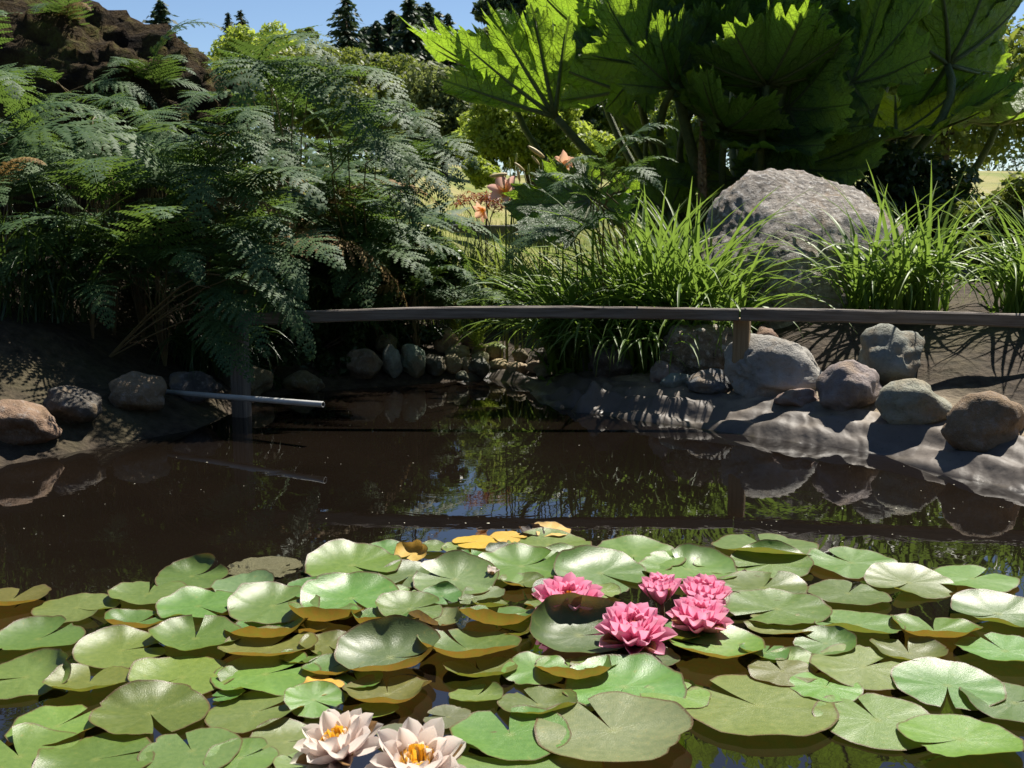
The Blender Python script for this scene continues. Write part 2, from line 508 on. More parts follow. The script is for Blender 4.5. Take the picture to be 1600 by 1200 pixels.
MAT['gunnera'] = gunnera_material('gunnera_leaf', (0.045, 0.085, 0.035), (0.10, 0.16, 0.04), (0.36, 0.54, 0.035), 0.46)
MAT['petiole'] = flat_mat('gunnera_petiole', (0.07, 0.10, 0.03), (0.13, 0.15, 0.045), 30, 0.6, 0.4, bump=0.012)
MAT['spike'] = flat_mat('gunnera_seed_spike', (0.13, 0.07, 0.03), (0.30, 0.20, 0.08), 30, 0.7)
# ------------------------------------------------------------------ terrain, water, liner
shore_px = [(1600, 772), (1400, 716), (1250, 692), (1155, 678), (1060, 664), (1000, 656), (940, 648), (893, 641), (862, 632),
            (838, 616), (815, 605), (795, 597), (765, 589), (725, 598), (640, 605), (560, 611), (480, 617), (430, 623), (388, 645), (330, 672), (180, 700), (0, 735)]
outline = [Vector((2.55, 1.25, 0)), Vector((2.5, 2.2, 0)), Vector((2.2, 3.1, 0))] + [on(x, y) for x, y in shore_px] + \
          [Vector((-2.9, 3.4, 0)), Vector((-3.0, 2.2, 0)), Vector((-2.9, 1.25, 0))]
OUT = np.array([(p.x, p.y) for p in outline])


def pond_sd(X, Y):
    """Distance to the shore: positive on land, negative over water."""
    P = np.stack([np.ravel(X), np.ravel(Y)], 1).astype(float)
    d = np.full(len(P), 1e9)
    inside = np.zeros(len(P), bool)
    n = len(OUT)
    for i in range(n):
        a, b = OUT[i], OUT[(i + 1) % n]
        ab = b - a
        t = np.clip(((P - a) @ ab) / (ab @ ab), 0, 1)
        q = a + t[:, None] * ab
        d = np.minimum(d, np.hypot(P[:, 0] - q[:, 0], P[:, 1] - q[:, 1]))
        c = (a[1] > P[:, 1]) != (b[1] > P[:, 1])
        with np.errstate(divide='ignore', invalid='ignore'):
            xi = (b[0] - a[0]) * (P[:, 1] - a[1]) / (b[1] - a[1] + 1e-12) + a[0]
        inside ^= c & (P[:, 0] < xi)
    return np.where(inside, -d, d).reshape(np.shape(X))


def sst(a, b, x):
    t = np.clip((x - a) / (b - a), 0, 1)
    return t * t * (3 - 2 * t)


def rim(sd):
    return np.where(sd < 0, -0.03 + np.maximum(sd * 1.1, -0.7), -0.03 + 0.165 * (0.55 * np.clip(sd / 0.36, 0, 1) + 0.45 * sst(0.0, 0.36, sd)))


def ground_z(X, Y):
    X, Y = np.asarray(X, float), np.asarray(Y, float)
    sd = pond_sd(X, Y)
    z = rim(sd)
    bank = 0.42 * sst(0.3, -1.6, X) + 0.26 * sst(0.5, 1.3, X) + 0.10
    z = z + bank * sst(0.25, 1.7, sd) + 0.072 * np.maximum(0, np.minimum(Y, 28) - 8) + 0.03 * np.maximum(0, np.minimum(Y, 500) - 28)
    z = z + sst(0.15, 0.8, sd) * (0.03 * np.sin(X * 3.1 + Y * 1.7) + 0.02 * np.sin(X * 7.3 - Y * 5.1) + 0.012 * np.sin(X * 17 + 3) * np.sin(Y * 14))
    return z


def gz(x, y):
    return float(ground_z(np.array([x]), np.array([y]))[0])


def hit(px, py, y0=2.0):
    """Where the line of sight through that place of the photograph meets the ground (or the water)."""
    v = ray(px, py)
    ys = np.arange(y0, 14, 0.01)
    xs = v.x * ys / v.y
    zs = CAM_Z + v.z * ys / v.y
    g = np.maximum(ground_z(xs, ys), 0)
    k = np.argmax(zs <= g)
    return Vector((xs[k], ys[k], g[k]))


def axis(lo, hi, step, far_lo, far_hi, grow=1.22):
    a = list(np.arange(lo, hi + 1e-6, step))
    s, x = step, hi
    while x < far_hi:
        s *= grow; x += s; a.append(x)
    s, x = step, lo
    while x > far_lo:
        s *= grow; x -= s; a.insert(0, x)
    return np.array(a)


gx = axis(-3.6, 3.4, 0.05, -900, 900)
gy = axis(1.0, 9.0, 0.05, -300, 1600)
GX, GY = np.meshgrid(gx, gy)
GZ = ground_z(GX, GY)
V = np.stack([GX.ravel(), GY.ravel(), GZ.ravel()], 1)
nx, ny = len(gx), len(gy)
ii, jj = np.meshgrid(np.arange(nx - 1), np.arange(ny - 1))
q = (jj * nx + ii).ravel()
Fq = np.stack([q, q + 1, q + nx + 1, q + nx], 1)
SD = pond_sd(GX, GY)
sand = (sst(0.05, 0.2, SD) * sst(0.6, 0.35, SD) * sst(0.2, 0.6, GX)).ravel()
kind(put('ground', mesh('ground', V, Fq, MAT['ground'], pattr={'sand': sand})), 'structure')

# water sheet: fills the basin, its edge runs under the banks
wv = [Vector((p.x, p.y, 0)) for p in outline]
cen = sum(wv, Vector()) / len(wv)
wv = [cen + (p - cen) * 1.06 for p in wv]
kind(put('water', mesh('water', wv, [tuple(range(len(wv)))[::-1] if False else tuple(range(len(wv)))], MAT['water'], smooth=False)), 'structure')

# liner: a rubber skirt laid over the rim of the basin
def resample(pts, step):
    out = []
    for a, b in zip(pts[:-1], pts[1:]):
        n = max(1, int((b - a).length / step))
        out += [a.lerp(b, k / n) for k in range(n)]
    return out + [pts[-1]]


sl = resample(outline, 0.018)
for _ in range(14):
    sl = [sl[0]] + [(sl[i - 1] + sl[i] * 2 + sl[i + 1]) / 4 for i in range(1, len(sl) - 1)] + [sl[-1]]
fold_at = on(905, 643)
inlet = on(765, 589)
ts = np.concatenate([np.linspace(-0.5, -0.05, 6), np.linspace(-0.03, 0.34, 26)])
V, wetv, sandv = [], [], []
s_acc = 0.0
for i, p in enumerate(sl):
    if i:
        s_acc += (p - sl[i - 1]).length
    t = (sl[min(i + 3, len(sl) - 1)] - sl[max(i - 3, 0)]).normalized()
    nrm = Vector((t.y, -t.x, 0))
    df = (p - fold_at).length * (1 if p.x > fold_at.x else -1)
    big = math.exp(-((df - 0.0) / 0.035) ** 2) * 0.075 - math.exp(-((df + 0.075) / 0.03) ** 2) * 0.035
    wrk = 0.45 + 0.55 * math.exp(-(df / 0.5) ** 2)
    for tt in ts:
        q = p + nrm * float(tt)
        z = float(rim(np.array([max(-0.9, tt + 0.03)]))[0]) + 0.014
        if tt > -0.06:
            b = math.sin(min(1, max(0, (tt + 0.06) / 0.3)) * math.pi)
            z += b * (big + wrk * 0.017 * math.sin(s_acc * 23 + 2.2 * math.sin(s_acc * 5) + tt * 14) + wrk * 0.018 * math.sin(tt * 62 + s_acc * 3.0) + 0.012 * math.sin(tt * 27 + s_acc * 6.5))
            z += 0.008 * math.sin(s_acc * 8.7) + 0.02 * b
            z -= max(0, tt - 0.27) * 0.7
            z -= (0.07 + max(0, tt) * 0.8) * min(1, max(0, (-0.25 - p.x) * 4)) * min(1, (tt + 0.06) / 0.05)
            z += b * 0.007 * math.sin(s_acc * 74 + 3 * math.sin(s_acc * 9) + tt * 30) * math.exp(-((df - 0.15) / 0.4) ** 2)
            z -= max(0, tt - 0.05) * 0.9 * math.exp(-((p - inlet).length / 0.42) ** 2)
        V.append((q.x, q.y, z))
        wetv.append(1.0 if tt < -0.02 else max(0.0, 1 - (z - 0.0) / 0.022))
        sandv.append(min(1, max(0, (tt - 0.14) / 0.12)) * min(1, max(0, p.x + 0.3)))
nt_ = len(ts)
Fc = [(i * nt_ + k, i * nt_ + k + 1, (i + 1) * nt_ + k + 1, (i + 1) * nt_ + k) for i in range(len(sl) - 1) for k in range(nt_ - 1)]
lo = put('pond_liner', mesh('pond_liner', V, np.array(Fc), MAT['liner'], pattr={'wet': wetv, 'sand': sandv}))
tag(lo, 'wrinkled dark grey rubber liner lapping up the pond bank below the stones', 'pond liner')


# ------------------------------------------------------------------ stones
def rock_data(name, seed, sub, sx_, sy_, sz_, mat, rough=0.18, flat=0.0, facets=8):
    import bmesh
    bm = bmesh.new()
    bmesh.ops.create_icosphere(bm, subdivisions=sub, radius=1.0)
    r = random.Random(seed)
    off = Vector((r.uniform(-50, 50), r.uniform(-50, 50), r.uniform(-50, 50)))
    cuts = [(Vector((r.gauss(0, 1), r.gauss(0, 1), r.gauss(0, 0.8))).normalized(), r.uniform(0.62, 0.88)) for _ in range(facets)]
    for v in bm.verts:
        d = v.co.normalized()
        k = 1.0
        for n_, c_ in cuts:
            dd = d.dot(n_)
            if dd > 1e-3:
                k = min(k, c_ / dd + 0.0) if c_ / dd < k else k
        k = 0.8 * k + 0.2 * min(1.0, k + 0.12)
        k += rough * noise.noise(d * 1.4 + off) + rough * 0.45 * noise.noise(d * 3.4 + off) + rough * 0.16 * noise.noise(d * 8 + off)
        if sub >= 5:
            k += rough * 0.22 * noise.noise(d * 15 + off) + rough * 0.17 * noise.noise(d * 37 + off)
        v.co = Vector((d.x * k * sx_, d.y * k * sy_, d.z * k * sz_))
    if flat:      # lean the front face back
        for v in bm.verts:
            v.co.y = v.co.y * 0.8 + flat * v.co.z
    me = bpy.data.meshes.new(name)
    bm.to_mesh(me); bm.free()
    me.materials.append(mat)
    me.polygons.foreach_set('use_smooth', np.ones(len(me.polygons), dtype=bool))
    return me


TAN, GREY, DARK, PALE, BLUE, BROWN = (0.34, 0.27, 0.18), (0.25, 0.245, 0.235), (0.13, 0.12, 0.105), (0.36, 0.345, 0.32), (0.15, 0.165, 0.175), (0.22, 0.165, 0.11)
# centre x, base y, width, height (photograph), colour, roughness, label
stones = [
    (473, 614, 62, 30, BROWN, 'rounded dark stone half sunk at the shaded water edge beside the pipe'),
    (380, 616, 86, 40, BROWN, 'broad brown stone behind the white pipe on the dark bank'),
    (562, 597, 58, 42, BROWN, 'blunt brown stone in shade, left of the two upright grey stones'),
    (614, 593, 32, 44, GREY, 'narrow upright grey stone in the row on the dark bank'),
    (643, 593, 42, 48, GREY, 'wide upright grey stone beside the narrow upright one'),
    (604, 556, 36, 26, BROWN, 'small brown stone resting above the upright grey stones'),
    (678, 592, 36, 32, DARK, 'dark stone between the upright grey stones and the sunny pebbles'),
    (697, 556, 36, 34, TAN, 'tan slab leaning above the sunny cobbles under the fern'),
    (716, 569, 38, 24, TAN, 'sunlit smooth tan cobble on top of the heap'),
    (706, 587, 30, 26, TAN, 'light brown cobble below the smooth sunlit tan one'),
    (727, 586, 22, 20, TAN, 'small round tan cobble in the middle of the heap'),
    (751, 582, 30, 24, TAN, 'slanting tan cobble with a lit edge in the heap'),
    (748, 594, 32, 26, DARK, 'dark wedge stone at the water edge of the cobble heap'),
    (780, 588, 36, 20, TAN, 'flat oval tan cobble in front of the creek mouth'),
    (752, 568, 28, 24, TAN, 'tan-brown cobble at the back of the heap under the bright fern'),
    (772, 570, 30, 26, DARK, 'dark cobble at the back right of the heap'),
    (732, 549, 28, 22, BROWN, 'brown cobble half covered by the bright fern'),
    (722, 601, 20, 14, DARK, 'small black wet stone at the waterline by the cobble heap'),
    (806, 594, 38, 20, TAN, 'wet tan shelf stone where the creek enters the pond'),
    (812, 572, 26, 20, BROWN, 'dark ridged stone at the top of the creek mouth'),
    (836, 588, 30, 18, TAN, 'tan cobble just right of the creek mouth'),
    (849, 598, 30, 20, TAN, 'sunlit speckled tan cobble beside the ivy'),
    (846, 576, 32, 24, DARK, 'dark rounded stone behind the speckled tan cobble'),
    (874, 567, 46, 30, PALE, 'pale stone seen through the hanging daylily leaves'),
    (880, 582, 48, 20, DARK, 'low dark stone behind the ivy'),
    (921, 582, 36, 42, GREY, 'upright grey stone left of the big dark one under the daylilies'),
    (955, 592, 66, 50, DARK, 'big dark rounded stone under the hanging daylily leaves'),
    (1042, 606, 48, 42, GREY, 'round grey stone striped with leaf shadows above the liner'),
    (1062, 612, 52, 30, GREY, 'oval speckled stone leaning against the striped round one'),
    (1114, 618, 76, 38, BLUE, 'blue-black angular stone on the liner at the post foot'),
    (1250, 646, 64, 36, TAN, 'small tan stone on the sandy liner in front of the big grey rock'),
    (1196, 572, 60, 58, BROWN, 'tan-brown rock behind the fence post'),
    (1335, 646, 96, 74, GREY, 'grey rock on the liner right of the big flat-topped one'),
    (1440, 672, 110, 78, PALE, 'pale rock on the right bank, second from the picture edge'),
    (1550, 706, 120, 84, BROWN, 'brown rock on the right bank nearest the picture edge'),
    (1400, 598, 110, 84, GREY, 'tall grey rock behind the right bank rail'),
    (300, 628, 80, 44, DARK, 'dark stone on the shaded bank left of the pipe'),
    (210, 640, 90, 50, BROWN, 'brown stone under the ferns on the left bank'),
    (110, 664, 96, 54, DARK, 'dark stone on the left bank, second from the picture edge'),
    (20, 694, 110, 60, BROWN, 'brown stone on the left bank nearest the picture edge'),
]
for i, (px, by, w, h, c, lab) in enumerate(stones):
    b = hit(px, by)
    s = b.y / F_PX * 1.02
    hw, hh = w * s / 2, h * s / 2
    dp = hw * (0.8 + 0.3 * rnd.random())
    b.z += 0.025 if by < 605 and px < 900 else 0
    me = rock_data('stone', 100 + i, 4 if w > 26 else 3, hw * 1.08, dp, hh * 1.22, MAT['rock'], 0.17 if w < 60 else 0.2)
    ctr = Vector((b.x, b.y + dp * 0.55, b.z + hh * 0.82))
    c = tuple(x * rnd.uniform(0.85, 1.15) for x in c)
    o = put('stone', me, Matrix.Translation(ctr) @ Matrix.Rotation(rnd.uniform(-0.14, 0.14), 4, 'Y'), None, c)
    tag(o, lab, 'stone', 'stones edging the pond')

b = hit(1222, 621)
o = put('stone', rock_data('flat_rock', 31, 5, 0.255, 0.24, 0.125, MAT['rock'], 0.12, flat=0.25, facets=9), Matrix.Translation((b.x + 0.0, b.y + 0.15, b.z + 0.10)) @ Matrix.Rotation(0.55, 4, 'X') @ Matrix.Rotation(0.10, 4, 'Y'), None, (0.36, 0.355, 0.34))
tag(o, 'big flat-topped light grey rock beside the fence post with the rail shadow across it', 'rock', 'stones edging the pond')
b = at(1092, 548, 5.5)
o = put('stone', rock_data('ledge_rock', 8, 5, 0.25, 0.2, 0.135, MAT['boulder'], 0.16, facets=9), Matrix.Translation((b.x, b.y, b.z)), None, (0.27, 0.235, 0.19))
tag(o, 'long brown ledge rock behind the rail between the daylilies and the post', 'rock', 'stones edging the pond')
b = at(1262, 412, 6.25)
o = put('boulder', rock_data('boulder', 77, 6, 0.60, 0.5, 0.55, MAT['boulder'], 0.13, flat=0.62, facets=3), Matrix.Translation((b.x + 0.0, b.y, b.z - 0.03)), None, (0.34, 0.315, 0.29))
tag(o, 'huge lichen-speckled granite boulder below the giant leaves', 'boulder')
b = at(60, 190, 8.4)
o = put('mossy_mound', rock_data('mossy_mound', 5, 6, 1.72, 0.9, 1.12, MAT['moss'], 0.22, facets=4), Matrix.Translation((b.x + 0.02, b.y, b.z - 0.28)))
tag(o, 'dark mossy earth mound rising behind the ferns on the left', 'mound')

# ------------------------------------------------------------------ fence rail, pipe, coping
def plank(L, H, T, bow=0.0, sag_top=0.0, seed=0, n=18):
    """A sawn board along local X with eased, slightly uneven edges."""
    r = random.Random(seed)
    V, Fc = [], []
    e = 0.006
    prof = [(-T / 2, -H / 2 + e), (-T / 2 + e, -H / 2), (T / 2 - e, -H / 2), (T / 2, -H / 2 + e), (T / 2, H / 2 - e), (T / 2 - e, H / 2), (-T / 2 + e, H / 2), (-T / 2, H / 2 - e)]
    for i in range(n + 1):
        u = i / n
        x = (u - 0.5) * L
        zo = bow * math.sin(math.pi * u)
        for (y, z) in prof:
            V.append((x, y + r.uniform(-1, 1) * 0.001, z + zo + r.uniform(-1, 1) * 0.0012))
    k = len(prof)
    for i in range(n):
        for j in range(k):
            j2 = (j + 1) % k
            Fc.append((i * k + j, (i + 1) * k + j, (i + 1) * k + j2, i * k + j2))
    Fc.append(tuple(range(k))); Fc.append(tuple(range(n * k + k - 1, n * k - 1, -1)))
    return V, Fc


pb = at(1158, 585, 5.14)
fence = thing('wooden_rail_fence', (pb.x, pb.y, pb.z), 'low weathered wooden rail fence crossing above the pond in front of the daylilies', 'fence')
a, b = at(376, 499, 5.10), at(1154, 492, 5.06)
L = (b - a).length
v_, f_ = plank(L, 0.055, 0.036, 0.022, seed=1, n=30)
me = mesh('rail', v_, f_, MAT['timber'], smooth=False)
put('rail', me, frame((a + b) / 2, b - a, (0, 0, 1)), fence)
a, b = at(1157, 491, 5.05), at(1660, 503, 4.78)
L = (b - a).length
v_, f_ = plank(L, 0.058, 0.036, 0.004, seed=2)
put('rail', mesh('rail', v_, f_, MAT['timber'], smooth=False), frame((a + b) / 2, b - a, (0, 0, 1)), fence)
for px, ty, by_, yy in ((1158, 497, 602, 5.11), (376, 504, 690, 5.15), (1640, 508, 680, 4.85)):
    a, b = at(px, ty, yy), at(px, by_, yy)
    L = (a - b).length
    v_, f_ = plank(L, 0.074, 0.062, 0, seed=px, n=8)
    put('post', mesh('post', v_, f_, MAT['timber' if px == 376 else 'post'], smooth=False), frame((a + b) / 2, Vector((0, 0, 1)), (1, -0.35, 0)), fence)  # left post gets the darker timber: shade put into its colour

# pipe poking out of the left bank
a, b = at(250, 612, 5.0), at(505, 632, 4.55)
ax = (b - a).normalized()
r0 = 0.0125
V, Fc = [], []
sg = 20
e1 = Vector((0, 0, 1)).cross(ax).normalized(); e2 = ax.cross(e1)
rings = [(a, r0), (b - ax * 0.06, r0), (b - ax * 0.002, r0), (b, r0 - 0.0012), (b, r0 - 0.003), (b - ax * 0.12, r0 - 0.003)]
for p, r in rings:
    for k in range(sg):
        an = 2 * math.pi * k / sg
        V.append(p + (e1 * math.cos(an) + e2 * math.sin(an)) * r)
for i in range(len(rings) - 1):
    for k in range(sg):
        Fc.append((i * sg + k, i * sg + (k + 1) % sg, (i + 1) * sg + (k + 1) % sg, (i + 1) * sg + k))
Fc.append(tuple(range(5 * sg, 6 * sg))[::-1])
Fc.append(tuple(range(sg))[::-1])
mi = [0] * (sg * 4) + [1] * sg + [1, 0]
o = put('pipe', mesh('pipe', V, Fc, [MAT['pipe'], MAT['pipe_inside']], mat_idx=mi))
tag(o, 'pale plastic pipe poking out over the dark water from the left bank', 'pipe')

# near wall cap below the camera, its far edge just in the picture
a = on(330, 1196, 0.35)
import bmesh
bm = bmesh.new()
bmesh.ops.create_cube(bm, size=1.0)
for v in bm.verts:
    v.co = Vector((v.co.x * 0.42, v.co.y * 0.30, v.co.z * 0.05))
bmesh.ops.bevel(bm, geom=list(bm.edges), offset=0.008, segments=2, affect='EDGES')
me = bpy.data.meshes.new('coping'); bm.to_mesh(me); bm.free(); me.materials.append(MAT['coping'])
b = on(505, 1196, 0.35)
w_ = thing('coping_wall', (b.x - 0.21, a.y - 0.15, -0.3), 'pale stone coping at the near rim, bottom left corner', 'wall')
for k in range(2):
    put('coping_stone', me, Matrix.Translation((b.x - 0.21 - k * 0.425, a.y - 0.15, 0.325)), w_)
bm = bmesh.new(); bmesh.ops.create_cube(bm, size=1.0)
for v in bm.verts:
    v.co = Vector((v.co.x * 0.80, v.co.y * 0.24, v.co.z * 0.72))
bmesh.ops.bevel(bm, geom=list(bm.edges), offset=0.01, segments=1, affect='EDGES')
me = bpy.data.meshes.new('wall_body'); bm.to_mesh(me); bm.free(); me.materials.append(MAT['boulder'])
put('wall_body', me, Matrix.Translation((b.x - 0.42, a.y - 0.16, -0.06)), w_, (0.25, 0.23, 0.2))
# ------------------------------------------------------------------ water lilies: pads
def pad_data(seed, curls, notch, ripple=0.02, cup=0.0, na=54, nr=13, open_=9, ell=1.0, mat=None, wav=0.025):
    """A round leaf of radius 1 split by a notch; curls = (direction, half width, bend) in degrees lift the rim."""
    r = random.Random(seed)
    ph = [r.uniform(0, 6.28) for _ in range(6)]
    bites = [(r.uniform(0, 6.28), r.uniform(0.03, 0.11), r.uniform(0.03, 0.08)) for _ in range(r.choice((0, 1, 1, 2, 3)))]
    kf = [r.randint(3, 5), r.randint(6, 9), r.randint(11, 15)]
    V, rad, angs, Fc = [], [], [], []
    V.append((0, 0, 0)); rad.append(0); angs.append(0)
    for j in range(1, nr + 1):
        s = j / nr
        gap = R(open_) * (0.35 + 0.65 * s)
        for i in range(na + 1):
            u = i / na
            th = R(notch) + gap + u * (2 * math.pi - 2 * gap)
            dn = min(u, 1 - u) * 2 * math.pi
            rr = 1 + wav * math.sin(kf[0] * th + ph[0]) + wav * 0.7 * math.sin(kf[1] * th + ph[1]) + 0.006 * math.sin(kf[2] * 3 * th + ph[3])
            rr *= 1 - 0.10 * math.exp(-(dn / 0.16) ** 2)
            for (bc, bd, bw) in bites:
                db = (th - bc + math.pi) % (2 * math.pi) - math.pi
                rr *= 1 - bd * math.exp(-(db / bw) ** 2) * s ** 3
            bend = cup
            for (c, hw, an) in curls:
                d = (math.degrees(th) - c + 180) % 360 - 180
                bend += an * 1.22 * math.exp(-(d / hw) ** 2 * 0.9)
            bend = R(bend)
            # integrate the bending strip from the centre outwards
            x = z = 0.0
            nst = 8
            for k in range(nst):
                q = (k + 0.5) / nst * s
                f = max(0.0, (q - 0.28) / 0.72)
                phi = bend * f ** 1.15
                x += math.cos(phi) * s / nst
                z += math.sin(phi) * s / nst
            z += ripple * s ** 2 * (math.sin(kf[0] * th + ph[2]) + 0.55 * math.sin(kf[1] * th + ph[4]) + 0.25 * math.sin(kf[2] * th + ph[5]))
            z += 0.006 * abs(math.sin(th * 8)) * s
            V.append((x * rr * math.cos(th) * ell, x * rr * math.sin(th), z))
            rad.append(s); angs.append(th)
    for i in range(na):
        Fc.append((0, 1 + i, 2 + i))
    w = na + 1
    for j in range(nr - 1):
        for i in range(na):
            a = 1 + j * w + i
            Fc.append((a, a + w, a + w + 1, a + 1))
    return mesh('lily_pad', V, Fc, mat or MAT['pad'], pattr={'rad': rad, 'ang': angs})


CG = dict(g=(0.105, 0.19, 0.04), l=(0.15, 0.25, 0.056), d=(0.06, 0.10, 0.03), b=(0.19, 0.20, 0.065), p=(0.19, 0.265, 0.10), o=(0.15, 0.16, 0.045),
          y=(0.62, 0.40, 0.06), n=(0.17, 0.10, 0.05), w=(0.12, 0.17, 0.08))
FR, BK, LF, RT = 270, 90, 180, 0
